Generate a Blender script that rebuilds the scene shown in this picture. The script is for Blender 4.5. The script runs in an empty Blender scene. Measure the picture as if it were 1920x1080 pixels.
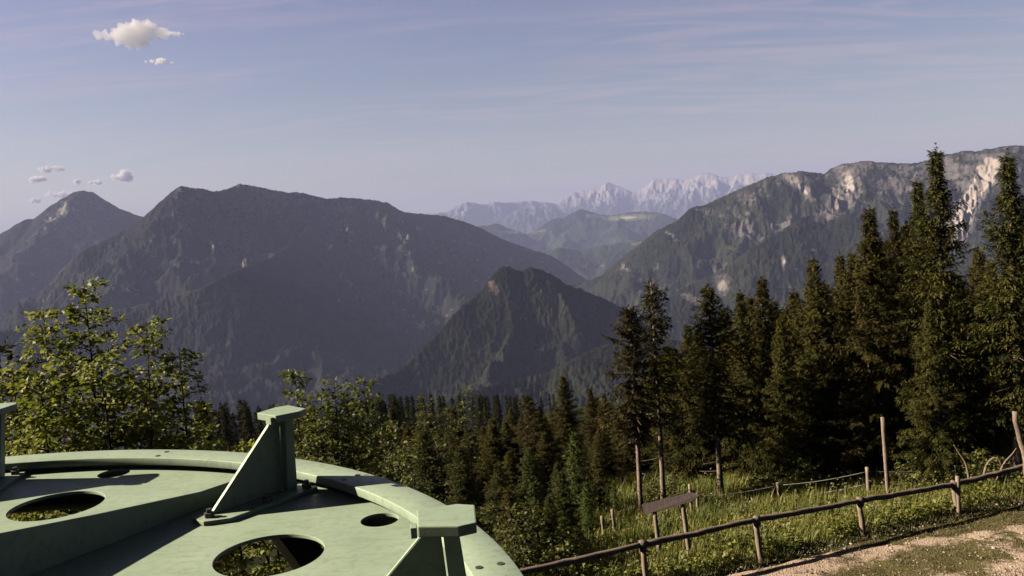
import bpy, bmesh, math, random
import numpy as np
from mathutils import Matrix, Vector
R = math.radians
scene = bpy.context.scene
COL = scene.collection
rng = np.random.default_rng(7)

# ------------------------------------------------------------------ camera geometry
W, H, F = 1920.0, 1080.0, 1600.0
PIT, ROL = R(4.2), R(4.0)
ZC = 8.0
CAM = np.array([0.0, 0.0, ZC])

def cam_axes(p, r):
    c, s, cp, sp = math.cos(r), math.sin(r), math.cos(p), math.sin(p)
    X = np.array([c, -s * sp, -s * cp]); Y = np.array([s, c * sp, c * cp]); Z = np.array([0, -cp, sp])
    return X, Y, Z
AX, AY, AZ = cam_axes(PIT, ROL)

def ray(px, py):
    return AX * ((px - W / 2) / F) - AY * ((py - H / 2) / F) - AZ

def hdir(px, py):
    """horizontal unit direction and slope (tan of elevation) of a sight line"""
    d = ray(px, py); h = math.hypot(d[0], d[1])
    return d[0] / h, d[1] / h, d[2] / h

def project(P):
    v = P - CAM
    x = v @ AX; y = v @ AY; z = -(v @ AZ)
    z = np.maximum(z, 1e-3)
    return W / 2 + F * x / z, H / 2 - F * y / z

# ------------------------------------------------------------------ object helpers
def link(o, parent=None):
    COL.objects.link(o)
    if parent is not None:
        o.parent = parent
    return o

def tag(o, label=None, cat=None, group=None, kind=None):
    if label: o['label'] = label
    if cat: o['category'] = cat
    if group: o['group'] = group
    if kind: o['kind'] = kind
    return o

def empty(name, loc=(0, 0, 0), rot=(0, 0, 0)):
    o = bpy.data.objects.new(name, None)
    o.empty_display_size = 0.2
    o.location = loc; o.rotation_euler = rot
    return link(o)

def mesh_np(name, V, faces, mat=None, smooth=False, attrs=None):
    """faces: list of int arrays of shape (n,3) or (n,4)"""
    V = np.asarray(V, dtype=np.float32)
    me = bpy.data.meshes.new(name)
    me.vertices.add(len(V)); me.vertices.foreach_set('co', V.ravel())
    faces = [np.asarray(f, dtype=np.int32) for f in faces if len(f)]
    idx = np.concatenate([f.ravel() for f in faces])
    tot = np.concatenate([np.full(len(f), f.shape[1], np.int32) for f in faces])
    start = np.concatenate([[0], np.cumsum(tot)[:-1]]).astype(np.int32)
    me.loops.add(len(idx)); me.loops.foreach_set('vertex_index', idx)
    me.polygons.add(len(tot)); me.polygons.foreach_set('loop_start', start)
    try: me.polygons.foreach_set('loop_total', tot)
    except Exception: pass
    if smooth: me.polygons.foreach_set('use_smooth', np.ones(len(tot), dtype=bool))
    for k, (dom, val) in (attrs or {}).items():
        a = me.attributes.new(k, 'FLOAT', dom); a.data.foreach_set('value', np.asarray(val, np.float32).ravel())
    me.update(calc_edges=True)
    me.validate()
    if mat: me.materials.append(mat)
    return me

def obj(name, me, parent=None, loc=None):
    o = bpy.data.objects.new(name, me)
    if loc is not None: o.location = loc
    return link(o, parent)

class Acc:
    """collects vertex and face arrays"""
    def __init__(s): s.V = []; s.F = {3: [], 4: []}; s.n = 0; s.A = []
    def add(s, V, Fc, tint=0.0):
        V = np.asarray(V, float).reshape(-1, 3); Fc = np.asarray(Fc, int)
        if len(V) == 0: return
        s.V.append(V); s.F[Fc.shape[1]].append(Fc + s.n); s.n += len(V)
        s.A.append(np.broadcast_to(np.asarray(tint, float), (len(V),)))
    def mesh(s, name, mat, smooth=False):
        fs = [np.concatenate(s.F[k]) for k in (3, 4) if s.F[k]]
        return mesh_np(name, np.concatenate(s.V), fs, mat, smooth, {'tint': ('POINT', np.concatenate(s.A))})

def tube(pts, radii, n=7, cap=True):
    pts = np.asarray(pts, float); radii = np.asarray(radii, float)
    m = len(pts); T = np.gradient(pts, axis=0); T /= np.linalg.norm(T, axis=1)[:, None] + 1e-9
    ref = np.where(np.abs(T[:, 2:3]) > .9, np.array([[1., 0, 0]]), np.array([[0, 0, 1.]]))
    U = np.cross(T, ref); U /= np.linalg.norm(U, axis=1)[:, None] + 1e-9; Vv = np.cross(T, U)
    a = np.linspace(0, 2 * np.pi, n, endpoint=False)
    ring = pts[:, None, :] + radii[:, None, None] * (np.cos(a)[None, :, None] * U[:, None, :] + np.sin(a)[None, :, None] * Vv[:, None, :])
    V = ring.reshape(-1, 3)
    i = np.arange(m - 1)[:, None] * n; j = np.arange(n)[None, :]; k = (j + 1) % n
    Fq = np.stack([i + j, i + k, i + n + k, i + n + j], -1).reshape(-1, 4)
    if cap:
        V = np.concatenate([V, pts[:1], pts[-1:]]); c0 = m * n
        j = np.arange(n); k = (j + 1) % n
        f1 = np.stack([np.full(n, c0), k, j, j], -1); 
        f2 = np.stack([np.full(n, c0 + 1), (m - 1) * n + j, (m - 1) * n + k, (m - 1) * n + k], -1)
        return V, Fq, np.concatenate([f1[:, :3], f2[:, :3]])
    return V, Fq, np.zeros((0, 3), int)

def add_tube(acc, pts, radii, n=7, tint=0.0):
    V, Fq, Ft = tube(pts, radii, n)
    base = acc.n
    acc.add(V, Fq, tint)
    if len(Ft): acc.F[3].append(Ft + base)

def smooth01(x, a, b):
    t = np.clip((x - a) / (b - a), 0, 1); return t * t * (3 - 2 * t)

# ------------------------------------------------------------------ numpy noise
def _hash(ix, iy, seed):
    h = (ix.astype(np.int64) * 374761393 + iy.astype(np.int64) * 668265263 + seed * 1442695041) & 0xffffffff
    h = ((h ^ (h >> 13)) * 1274126177) & 0xffffffff
    h = (h ^ (h >> 16)) & 0xffffffff
    return h

def perlin(x, y, seed=0):
    ix = np.floor(x); iy = np.floor(y); fx = x - ix; fy = y - iy
    ix = ix.astype(np.int64); iy = iy.astype(np.int64)
    def g(dx, dy):
        a = _hash(ix + dx, iy + dy, seed) * (2 * np.pi / 4294967296.0)
        return np.cos(a) * (fx - dx) + np.sin(a) * (fy - dy)
    u = fx * fx * fx * (fx * (fx * 6 - 15) + 10); v = fy * fy * fy * (fy * (fy * 6 - 15) + 10)
    a = g(0, 0); b = g(1, 0); c = g(0, 1); d = g(1, 1)
    return ((a * (1 - u) + b * u) * (1 - v) + (c * (1 - u) + d * u) * v) * 1.5

def fbm(x, y, seed=0, o=4, lac=2.03, gain=.5):
    s = 0; a = 1.0; t = 0
    for k in range(o):
        s = s + a * perlin(x, y, seed + 17 * k); t += a; a *= gain; x = x * lac + 11.3; y = y * lac + 5.7
    return s / t

def ridged(x, y, seed=0, o=4, gain=.5):
    s = 0; a = 1.0; t = 0
    for k in range(o):
        s = s + a * (1 - np.abs(perlin(x, y, seed + 31 * k)) * 1.6); t += a; a *= gain; x = x * 2.07 + 3.1; y = y * 2.07 + 8.9
    return s / t

# ------------------------------------------------------------------ materials
def new_mat(name):
    m = bpy.data.materials.new(name); m.use_nodes = True
    nt = m.node_tree; nt.nodes.clear()
    return m, nt

class NT:
    def __init__(s, nt): s.nt = nt
    def n(s, t, **k):
        nd = s.nt.nodes.new(t)
        ins = k.pop('i', {})
        for a, v in k.items(): setattr(nd, a, v)
        for a, v in ins.items(): s.set(nd, a, v)
        return nd
    def set(s, nd, a, v):
        sock = nd.inputs[a]
        if isinstance(v, bpy.types.NodeSocket): s.nt.links.new(v, sock)
        elif isinstance(v, bpy.types.Node): s.nt.links.new(v.outputs[0], sock)
        else: sock.default_value = v
    def math(s, op, a, b=0.0, clamp=False):
        nd = s.n('ShaderNodeMath', operation=op, use_clamp=clamp); s.set(nd, 0, a); s.set(nd, 1, b); return nd.outputs[0]
    def mix(s, fac, a, b, blend='MIX'):
        nd = s.n('ShaderNodeMix', data_type='RGBA', blend_type=blend)
        s.set(nd, 'Factor', fac); s.set(nd, 6, a); s.set(nd, 7, b); return nd.outputs[2]
    def ramp(s, fac, stops):
        nd = s.n('ShaderNodeValToRGB'); s.set(nd, 'Fac', fac)
        el = nd.color_ramp.elements
        while len(el) < len(stops): el.new(0.5)
        for e, (p, c) in zip(el, stops):
            e.position = p; e.color = (c, c, c, 1) if not isinstance(c, tuple) else (*c, 1)
        return nd.outputs[0]
    def noise(s, vec, scale, detail=4, rough=.55, dist=0.0):
        nd = s.n('ShaderNodeTexNoise'); 
        if vec is not None: s.set(nd, 'Vector', vec)
        nd.inputs['Scale'].default_value = scale; nd.inputs['Detail'].default_value = detail
        nd.inputs['Roughness'].default_value = rough; nd.inputs['Distortion'].default_value = dist
        return nd.outputs[0]
    def mapr(s, v, a, b, c=0.0, d=1.0):
        nd = s.n('ShaderNodeMapRange'); s.set(nd, 0, v)
        for k, q in zip((1, 2, 3, 4), (a, b, c, d)): nd.inputs[k].default_value = q
        return nd.outputs[0]
    def attr(s, name):
        return s.n('ShaderNodeAttribute', attribute_name=name).outputs['Fac']
    def coord(s, out='Object'):
        return s.n('ShaderNodeTexCoord').outputs[out]
    def out(s, shader, vol=None):
        o = s.n('ShaderNodeOutputMaterial')
        if shader is not None: s.nt.links.new(shader, o.inputs['Surface'])
        if vol is not None: s.nt.links.new(vol, o.inputs['Volume'])

def principled(T, color, rough=.7, bump=None, bump_s=.3, bump_d=.01, spec=.3, metal=0.0):
    p = T.n('ShaderNodeBsdfPrincipled')
    T.set(p, 'Base Color', color); T.set(p, 'Roughness', rough)
    p.inputs['Specular IOR Level'].default_value = spec; p.inputs['Metallic'].default_value = metal
    if bump is not None:
        b = T.n('ShaderNodeBump'); b.inputs['Strength'].default_value = bump_s; b.inputs['Distance'].default_value = bump_d
        T.set(b, 'Height', bump); T.set(p, 'Normal', b.outputs[0])
    return p.outputs[0]

def mat_paint():
    m, nt = new_mat('green_paint'); T = NT(nt); c = T.coord('Object')
    n1 = T.noise(c, 3.0, 6, .6); n2 = T.noise(c, 28.0, 5, .65); n3 = T.noise(c, 160.0, 3, .6)
    col = T.mix(T.mapr(n1, .3, .7), (.295, .40, .285, 1), (.385, .49, .355, 1))
    col = T.mix(T.mapr(n2, .50, .70, 0, .65), col, (.255, .30, .205, 1))
    # streaky dirt and small chips
    mp = T.n('ShaderNodeMapping'); T.set(mp, 'Vector', c); mp.inputs['Scale'].default_value = (1.2, 9, 3); mp.inputs['Rotation'].default_value = (0, 0, .7)
    st = T.noise(mp.outputs[0], 5.0, 5, .7)
    col = T.mix(T.mapr(st, .52, .72, 0, .55), col, (.22, .235, .16, 1))
    sc = T.n('ShaderNodeTexNoise'); T.set(sc, 'Vector', mp.outputs[0]); sc.inputs['Scale'].default_value = 22; sc.inputs['Detail'].default_value = 2
    col = T.mix(T.math('MULTIPLY', T.mapr(sc.outputs[0], .66, .70), T.mapr(n1, .45, .6, 0, .7)), col, (.52, .57, .45, 1))
    rs = T.noise(c, 9.0, 7, .72)
    col = T.mix(T.mapr(rs, .63, .70, 0, .8), col, (.20, .12, .065, 1))
    chips = T.mapr(n3, .69, .73, 0, .8)
    col = T.mix(T.math('MULTIPLY', chips, T.mapr(n2, .48, .6)), col, (.14, .07, .04, 1))
    T.out(principled(T, col, T.mapr(n2, .3, .7, .42, .62), n3, .12, .002, .4)); return m

def mat_rust_paint():
    m, nt = new_mat('weathered_paint'); T = NT(nt); c = T.coord('Object')
    n1 = T.noise(c, 6.0, 6, .65); n2 = T.noise(c, 60.0, 4, .6)
    col = T.mix(T.mapr(n1, .42, .68), (.36, .41, .28, 1), (.36, .24, .14, 1))
    col = T.mix(T.mapr(n2, .55, .75, 0, .5), col, (.22, .14, .08, 1))
    T.out(principled(T, col, .65, n2, .2, .002, .3)); return m

def mat_steel():
    m, nt = new_mat('dark_steel'); T = NT(nt); c = T.coord('Object')
    n = T.noise(c, 90, 4, .6)
    T.out(principled(T, T.mix(n, (.03, .03, .028, 1), (.10, .085, .07, 1)), .55, n, .2, .002, .5)); return m

def mat_wood(name, a, b, scale=1.0):
    m, nt = new_mat(name); T = NT(nt); c = T.coord('Object')
    mp = T.n('ShaderNodeMapping'); T.set(mp, 'Vector', c); mp.inputs['Scale'].default_value = (14 * scale, 14 * scale, 1.4 * scale)
    n = T.noise(mp.outputs[0], 2.0, 6, .65, .6); n2 = T.noise(c, 5.0, 4, .6)
    col = T.mix(T.mapr(n, .3, .7), a, b); col = T.mix(T.mapr(n2, .55, .8, 0, .6), col, tuple(x * .45 for x in a[:3]) + (1,))
    T.out(principled(T, col, .85, n, .6, .01, .15)); return m

def mat_leaf(name, a, b, trans=.3, tcol=None, spec=.35, rough=.55):
    m, nt = new_mat(name); T = NT(nt)
    t = T.attr('tint'); oi = T.n('ShaderNodeObjectInfo').outputs['Random']
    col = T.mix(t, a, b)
    hs = T.n('ShaderNodeHueSaturation'); T.set(hs, 'Color', col)
    T.set(hs, 'Hue', T.mapr(oi, 0, 1, .485, .512)); T.set(hs, 'Value', T.mapr(oi, 0, 1, .8, 1.2))
    d = T.n('ShaderNodeBsdfPrincipled'); T.set(d, 'Base Color', hs.outputs[0]); d.inputs['Roughness'].default_value = rough
    d.inputs['Specular IOR Level'].default_value = spec
    tr = T.n('ShaderNodeBsdfTranslucent'); T.set(tr, 'Color', T.mix(1.0, hs.outputs[0], tcol or (1.35, 1.45, .7, 1), 'MULTIPLY'))
    mx = T.n('ShaderNodeMixShader'); mx.inputs[0].default_value = trans
    nt.links.new(d.outputs[0], mx.inputs[1]); nt.links.new(tr.outputs[0], mx.inputs[2])
    T.out(mx.outputs[0]); return m

def mat_bark(name, a, b):
    m, nt = new_mat(name); T = NT(nt); c = T.coord('Object')
    mp = T.n('ShaderNodeMapping'); T.set(mp, 'Vector', c); mp.inputs['Scale'].default_value = (18, 18, 5)
    n = T.noise(mp.outputs[0], 1.5, 6, .7); n2 = T.noise(c, 1.1, 3, .6)
    col = T.mix(T.mapr(n, .35, .68), a, b); col = T.mix(T.mapr(n2, .45, .7, 0, .55), col, tuple(x * .5 for x in a[:3]) + (1,))
    T.out(principled(T, col, .9, n, .8, .02, .1)); return m

MAT = dict(
    paint=mat_paint(), wpaint=mat_rust_paint(), steel=mat_steel(),
    post=mat_wood('post_wood', (.17, .13, .10, 1), (.40, .315, .24, 1)),
    rail=mat_wood('rail_wood', (.09, .07, .06, 1), (.30, .235, .20, 1)),
    board=mat_wood('sign_wood', (.050, .038, .037, 1), (.105, .082, .078, 1)),
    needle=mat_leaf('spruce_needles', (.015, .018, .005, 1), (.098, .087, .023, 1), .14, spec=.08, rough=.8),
    needle_red=mat_leaf('spruce_needles_brownish', (.024, .022, .009, 1), (.070, .056, .022, 1), .12, spec=.08, rough=.8),
    needle_young=mat_leaf('young_spruce_needles', (.03, .05, .014, 1), (.10, .12, .03, 1), .15, spec=.1, rough=.8),
    needle_far=mat_leaf('far_spruce_needles', (.011, .015, .006, 1), (.042, .043, .015, 1), .1, spec=.05, rough=.9),
    leaf_y=mat_leaf('maple_leaves', (.068, .085, .022, 1), (.27, .28, .068, 1), .38),
    leaf_m=mat_leaf('young_maple_leaves', (.048, .064, .017, 1), (.19, .21, .05, 1), .35),
    leaf_g=mat_leaf('beech_leaves', (.036, .046, .012, 1), (.155, .158, .042, 1), .30),
    bark=mat_bark('spruce_bark', (.14, .105, .085, 1), (.44, .34, .27, 1)),
    bark_d=mat_bark('dark_bark', (.045, .035, .028, 1), (.13, .10, .08, 1)),
    needle_mid=mat_leaf('midgreen_spruce_needles', (.018, .026, .008, 1), (.085, .092, .026, 1), .14, spec=.08, rough=.8),  # greener needles, the own colour of these spruces
    deadwood=mat_bark('dead_wood', (.16, .12, .09, 1), (.36, .28, .21, 1)),
)

# ------------------------------------------------------------------ the cableway wheel (local frame: z up, origin at hub on disc level)
U = 1.15
WC = np.array([-2.1077, 1.7613])          # hub, in the wheel plane, camera heights
HP = 1.058                                  # disc below the camera
def wheel():
    X1, Y1, Z1 = cam_axes(0.0882, 0.0557)
    Mw = np.array([AX, AY, AZ]).T; Ml = np.array([X1, Y1, Z1]).T
    Rw = Mw @ Ml.T
    org = CAM + Rw @ (np.array([WC[0], WC[1], -HP]) * U)
    M4 = Matrix([[*Rw[i], org[i]] for i in range(3)] + [[0, 0, 0, 1]])
    root = empty('bull_wheel')
    root.matrix_world = M4
    tag(root, 'large pale green steel cableway wheel with bolted upright brackets in the foreground', 'cableway wheel')
    z0 = lambda h: (HP - h) * U            # camera depth -> local height
    # disc with lightening holes, as a filled curve turned into mesh
    cu = bpy.data.curves.new('disc_outline', 'CURVE'); cu.dimensions = '2D'; cu.fill_mode = 'BOTH'; cu.extrude = .006; cu.bevel_depth = .0015
    def ring(cx, cy, r, n=64):
        sp = cu.splines.new('POLY'); sp.points.add(n - 1); sp.use_cyclic_u = True
        for k in range(n):
            a = 2 * math.pi * k / n; sp.points[k].co = ((cx + r * math.cos(a)) * U, (cy + r * math.sin(a)) * U, 0, 1)
    ring(0, 0, 2.088, 192); ring(0, 0, .30, 64)
    for k in range(8):
        a = R(35.75 + 45 * k)
        ring(1.572 * math.cos(a), 1.572 * math.sin(a), .176, 72)
        a2 = R(36.6 + 45 * k); ring(1.985 * math.cos(a2), 1.985 * math.sin(a2), .068, 40)
    tmp = bpy.data.objects.new('disc_tmp', cu); COL.objects.link(tmp)
    dg = bpy.context.evaluated_depsgraph_get()
    me = bpy.data.meshes.new_from_object(tmp.evaluated_get(dg)); bpy.data.objects.remove(tmp)
    me.materials.clear(); me.materials.append(MAT['paint'])
    d = obj('disc', me, root); d.location.z = -.0075
    # rim, lathe of a flanged section
    sec = [(2.026, 1.0), (2.16, 1.0), (2.16, 1.028), (2.106, 1.030), (2.106, 1.20), (2.17, 1.205), (2.17, 1.235), (2.03, 1.235), (2.03, 1.205),
           (2.092, 1.20), (2.092, 1.034), (2.026, 1.034)]
    n = 240; a = np.linspace(0, 2 * np.pi, n, endpoint=False)
    V = np.array([[(r * math.cos(t) * U, r * math.sin(t) * U, z0(h)) for (r, h) in sec] for t in a]).reshape(-1, 3)
    m = len(sec); i = np.arange(n)[:, None]; j = np.arange(m)[None]
    Fq = np.stack([i * m + j, ((i + 1) % n) * m + j, ((i + 1) % n) * m + (j + 1) % m, i * m + (j + 1) % m], -1).reshape(-1, 4)
    rim = obj('rim', mesh_np('rim', V, [Fq[:, ::-1]], MAT['paint']), root)
    bv = rim.modifiers.new('edge', 'BEVEL'); bv.width = .004; bv.segments = 2; bv.limit_method = 'ANGLE'; bv.angle_limit = R(40)
    # flange joints and bolts
    def prism(pts, za, zb, name, mat, parent, bev=.003):
        """pts: plan outline (x,y), extruded za..zb"""
        bm = bmesh.new(); vs = [bm.verts.new((x, y, za)) for x, y in pts]; f = bm.faces.new(vs)
        e = bmesh.ops.extrude_face_region(bm, geom=[f]); up = [v for v in e['geom'] if isinstance(v, bmesh.types.BMVert)]
        for v in up: v.co.z = zb
        bmesh.ops.recalc_face_normals(bm, faces=bm.faces)
        if bev: bmesh.ops.bevel(bm, geom=list(bm.edges), offset=bev, segments=2, affect='EDGES', profile=.6)
        me = bpy.data.meshes.new(name); bm.to_mesh(me); bm.free(); me.materials.append(mat)
        return obj(name, me, parent)
    def pol0(r, deg, off=0.0):
        t = R(deg); return ((r * math.cos(t) - off * math.sin(t)) * U, (r * math.sin(t) + off * math.cos(t)) * U)
    pol = pol0
    for k in range(12):
        for r in (2.055, 2.119):
            x, y = pol(r, 16.6 + 30 * k)
            c = [(x + .012 * math.cos(q), y + .012 * math.sin(q)) for q in np.linspace(0, 2 * np.pi, 16, endpoint=False)]
            prism(c, z0(1.0) - .004, z0(1.0) + .0025, 'plug', MAT['steel'], rim, 0)
    hexa = lambda x, y, r: [(x + r * math.cos(q), y + r * math.sin(q)) for q in np.linspace(0, 2 * np.pi, 6, endpoint=False)]
    # ribs: upright tapering plates standing on the disc
    for k in range(8):
        t = 58.2 + 45 * k
        pr = [(.30, HP), (2.085, HP), (2.085, 1.035), (2.02, 1.035), (2.0, 1.0), (1.66, .990), (1.25, .938), (.30, .80)]
        bm = bmesh.new(); vs = [bm.verts.new((*pol(r, t, -.008), z0(h) + (.001 if h == HP else 0))) for r, h in pr]
        f = bm.faces.new(vs); e = bmesh.ops.extrude_face_region(bm, geom=[f])
        dx, dy = pol(0, t, .016)
        for v in e['geom']:
            if isinstance(v, bmesh.types.BMVert): v.co.x += dx; v.co.y += dy
        bmesh.ops.recalc_face_normals(bm, faces=bm.faces)
        bmesh.ops.bevel(bm, geom=list(bm.edges), offset=.002, segments=1, affect='EDGES')
        me = bpy.data.meshes.new('rib'); bm.to_mesh(me); bm.free(); me.materials.append(MAT['paint'])
        obj('rib', me, root)
    # brackets
    for k in range(8):
        t = 51.0 + 45 * k + {0: .6, 7: .9, 1: -.9}.get(k, .5)
        pol = lambda r, deg, off=0.0, q={7: .022, 0: .003}.get(k, 0.0): pol0(r + (q if r > .5 else 0), deg, off)
        sh = lambda h: .05 * (h - .715) / .325
        def radial_plate(pr, off, th, name, parent, mat=MAT['paint']):
            bm = bmesh.new(); vs = [bm.verts.new((*pol(r, t, off + sh(h) - th / 2), z0(h))) for r, h in pr]
            f = bm.faces.new(vs); e = bmesh.ops.extrude_face_region(bm, geom=[f]); dx, dy = pol(0, t, th)
            for v in e['geom']:
                if isinstance(v, bmesh.types.BMVert): v.co.x += dx; v.co.y += dy
            bmesh.ops.recalc_face_normals(bm, faces=bm.faces)
            bmesh.ops.bevel(bm, geom=list(bm.edges), offset=.0025, segments=2, affect='EDGES')
            me = bpy.data.meshes.new(name); bm.to_mesh(me); bm.free(); me.materials.append(mat)
            return obj(name, me, parent)
        br = radial_plate([(1.60, 1.040), (1.915, 1.040), (1.895, .743), (1.853, .743), (1.845, .762)], 0.0, .018, 'bracket', root)
        radial_plate([(1.918, 1.040), (1.968, 1.040), (1.938, .743), (1.90, .743)], -.004, .062, 'post', br)
        cap = [pol(1.842, t, -.055), pol(1.937, t, -.078), pol(1.979, t, -.064), pol(1.985, t, .058), pol(1.942, t, .078), pol(1.842, t, .062)]
        prism(cap, z0(.743) + .001, z0(.715), 'cap_plate', MAT['paint'], br, .004)
        tb = [pol(1.825, t, -.046), pol(1.840, t, -.046), pol(1.840, t, -.014), pol(1.825, t, -.014)]
        prism(tb, z0(.747), z0(.721), 'end_lug', MAT['paint'], br, .002)
        bp = [pol(1.545, t, .005), pol(1.62, t, -.05), pol(2.015, t, -.05), pol(2.015, t, .11), pol(1.62, t, .10), pol(1.545, t, .08)]
        prism(bp, 0.0015, z0(1.041), 'base_plate', MAT['paint'], br, .003)
        for (r, o) in ((1.585, .03), (1.985, -.02), (1.80, -.022), (1.985, .09)):
            x, y = pol(r, t, o)
            prism(hexa(x, y, .022), z0(1.041), z0(1.041) + .02, 'bolt', MAT['steel'], br, .002)
            prism(hexa(x, y, .012), z0(1.041) + .021, z0(1.041) + .036, 'bolt', MAT['steel'], br, .001)
    # hub and shaft
    n = 64
    c = lambda r: [(r * U * math.cos(q), r * U * math.sin(q)) for q in np.linspace(0, 2 * np.pi, n, endpoint=False)]
    prism(c(.295), -.30, z0(.78), 'hub', MAT['paint'], root, .01)
    prism(c(.12), z0(.775), z0(.70), 'shaft_end', MAT['steel'], root, .006)
    # what carries it: column and cross beams below
    sup = empty('steel_support'); sup.matrix_world = M4
    tag(sup, 'weathered steel frame under the green wheel, seen through its round holes', 'steel frame')
    prism([(.22 * math.cos(q) * 1.4, .22 * math.sin(q) * 1.4) for q in np.linspace(0, 2 * np.pi, 32, endpoint=False)], -7.4, -.31, 'column', MAT['wpaint'], sup, .01)
    def beam(p, q, w, za, zb, name='beam'):
        p = np.array(p) * U; q = np.array(q) * U; d = (q - p) / np.linalg.norm(q - p); s = np.array([-d[1], d[0]]) * w / 2
        prism([tuple(p - s), tuple(q - s), tuple(q + s), tuple(p + s)], za, zb, name, MAT['wpaint'], sup, .004)
    beam((1.06, 1.74), (1.52, .88), .13, z0(1.26), z0(1.20))
    beam((.2, .18), (1.26, 1.14), .16, z0(1.40), z0(1.262))
    beam((-.2, -.18), (-1.26, -1.14), .16, z0(1.40), z0(1.262))
    return root
wheel()

# ------------------------------------------------------------------ ground
_s = np.linspace(0, 6000, 12001)
_g = np.where(_s < 1, 0, np.where(_s < 12, .16, np.where(_s < 290, .235, .62)))
_gz = -np.cumsum(_g) * (_s[1] - _s[0])
def sdist(x, y): return (y - 16.95 - .365 * x) / 1.0645
def ground(x, y, bumps=True):
    s = sdist(x, y); s = np.maximum(s, np.hypot(x, y) - 140)
    z = np.interp(np.maximum(s, 0), _s, _gz)
    z = np.maximum(z, -850 + ZC)
    if bumps:
        z = z + .10 * fbm(x * .35, y * .35, 5, 3) * smooth01(s, -1, 4) + .04 * fbm(x * .8, y * .8, 9, 2)
        z = z + 3.0 * fbm(x * .02, y * .02, 6, 3) * smooth01(s, 30, 120)
    return z
def gz(x, y): return float(ground(np.array([float(x)]), np.array([float(y)]))[0])

def mat_ground():
    m, nt = new_mat('hill_ground'); T = NT(nt); c = T.coord('Object')
    n1 = T.noise(c, .5, 5, .6); n2 = T.noise(c, 6, 5, .65)
    col = T.mix(T.mapr(n1, .35, .65), (.012, .017, .006, 1), (.028, .032, .011, 1))
    col = T.mix(T.mapr(n2, .5, .75), col, (.035, .028, .016, 1))
    T.out(principled(T, col, .95, n2, .6, .05, .05)); return m

def mat_gravel():
    m, nt = new_mat('gravel'); T = NT(nt); c = T.coord('Object')
    n1 = T.noise(c, 1.1, 8, .75, .5); n2 = T.noise(c, 22, 4, .65); n3 = T.noise(c, 3.2, 5, .7, .5)
    vor = T.n('ShaderNodeTexVoronoi'); T.set(vor, 'Vector', c); vor.inputs['Scale'].default_value = 26
    g = T.mix(T.mapr(n2, .3, .7), (.40, .30, .225, 1), (.68, .53, .42, 1))
    g = T.mix(T.mapr(T.noise(c, .3, 4, .6), .4, .7, 0, .6), g, (.27, .205, .145, 1))
    g = T.mix(T.mapr(vor.outputs['Distance'], .0, .35, .35, 0), g, (.16, .12, .09, 1))
    gr = T.mix(T.mapr(n2, .35, .7), (.085, .075, .028, 1), (.19, .165, .075, 1))
    edge = T.attr('edge')
    mask = T.math('ADD', T.math('ADD', T.math('MULTIPLY', n1, 1.0), T.math('MULTIPLY', n3, .55)), edge)
    mk = T.mapr(mask, .70, .80)
    col = T.mix(mk, g, gr)
    h = T.math('ADD', T.math('MULTIPLY', vor.outputs['Distance'], .6), T.math('MULTIPLY', n2, .8))
    T.out(principled(T, col, .95, h, .9, .03, .1)); return m

def build_ground():
    t = np.linspace(-1, 1, 520)
    x = np.sinh(t * 7.2) / np.sinh(7.2) * 60000 + 4
    u = np.linspace(-1, 1, 520)
    y = np.sinh(u * 7.2) / np.sinh(7.2) * 60000 + 24
    X, Y = np.meshgrid(x, y)
    Z = ground(X, Y)
    i = np.arange(len(y) - 1)[:, None] * len(x); j = np.arange(len(x) - 1)[None]
    Fq = np.stack([i + j, i + j + 1, i + len(x) + j + 1, i + len(x) + j], -1).reshape(-1, 4)
    o = obj('ground', mesh_np('ground', np.stack([X, Y, Z], -1).reshape(-1, 3), [Fq], mat_ground(), True))
    tag(o, 'steep dark green hillside falling away below the fence into the valley', kind='structure')
    # gravel path along the fence: coordinates along / across the fence line
    dxy = np.array([1, .365]) / 1.0645; nrm = np.array([-.365, 1]) / 1.0645
    a = np.linspace(-16, 45, 420); s = np.linspace(-14, -.25, 150)
    A, S = np.meshgrid(a, s)
    S = S + (S - s[0]) / (s[-1] - s[0]) * (.28 * fbm(A * .7, A * 0 + 3, 3, 4))
    X = A * dxy[0] + S * nrm[0]; Y = 16.95 + A * dxy[1] + S * nrm[1]
    Z = ground(X, Y) + .065 + .03 * fbm(X * 1.3, Y * 1.3, 8, 3)
    Z[-1] -= .12; Z[-2] -= .03
    i = np.arange(len(s) - 1)[:, None] * len(a); j = np.arange(len(a) - 1)[None]
    Fq = np.stack([i + j, i + j + 1, i + len(a) + j + 1, i + len(a) + j], -1).reshape(-1, 4)
    sb = np.interp(X, [3, 6, 9, 12, 16], [-.05, -.18, -.75, -1.25, -1.5])
    ed = .5 * smooth01(S, sb - .22, sb + .12) + .30 * np.exp(-((S + 1.95) / .6) ** 2) * smooth01(X, 12.5, 9.0) * smooth01(X, 4.0, 6.5) - .12
    p = obj('gravel_path', mesh_np('gravel_path', np.stack([X, Y, Z], -1).reshape(-1, 3), [Fq], mat_gravel(), True, {'edge': ('POINT', ed)}))
    tag(p, 'pinkish gravel path with worn grass patches beside the wooden rail fence', kind='structure')
build_ground()

def place(px, py_base, it=40):
    """ground point seen at a pixel"""
    d = ray(px, py_base); t0, t1 = 5.0, 400.0
    ts = np.linspace(t0, t1, 8000); P = CAM[None] + d[None] * ts[:, None]
    below = P[:, 2] < ground(P[:, 0], P[:, 1])
    k = int(np.argmax(below)); return P[k]

def at_dist(px, dist):
    """ground point at a horizontal distance along the vertical plane through a pixel of the horizon"""
    hx, hy, _ = hdir(px, 420); x, y = hx * dist, hy * dist
    return np.array([x, y, gz(x, y)])

def height_for(px, py, P):
    """height above ground so that the top at P appears at pixel row py"""
    hx, hy, sl = hdir(px, py); return ZC + sl * math.hypot(P[0], P[1]) - P[2]

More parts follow.
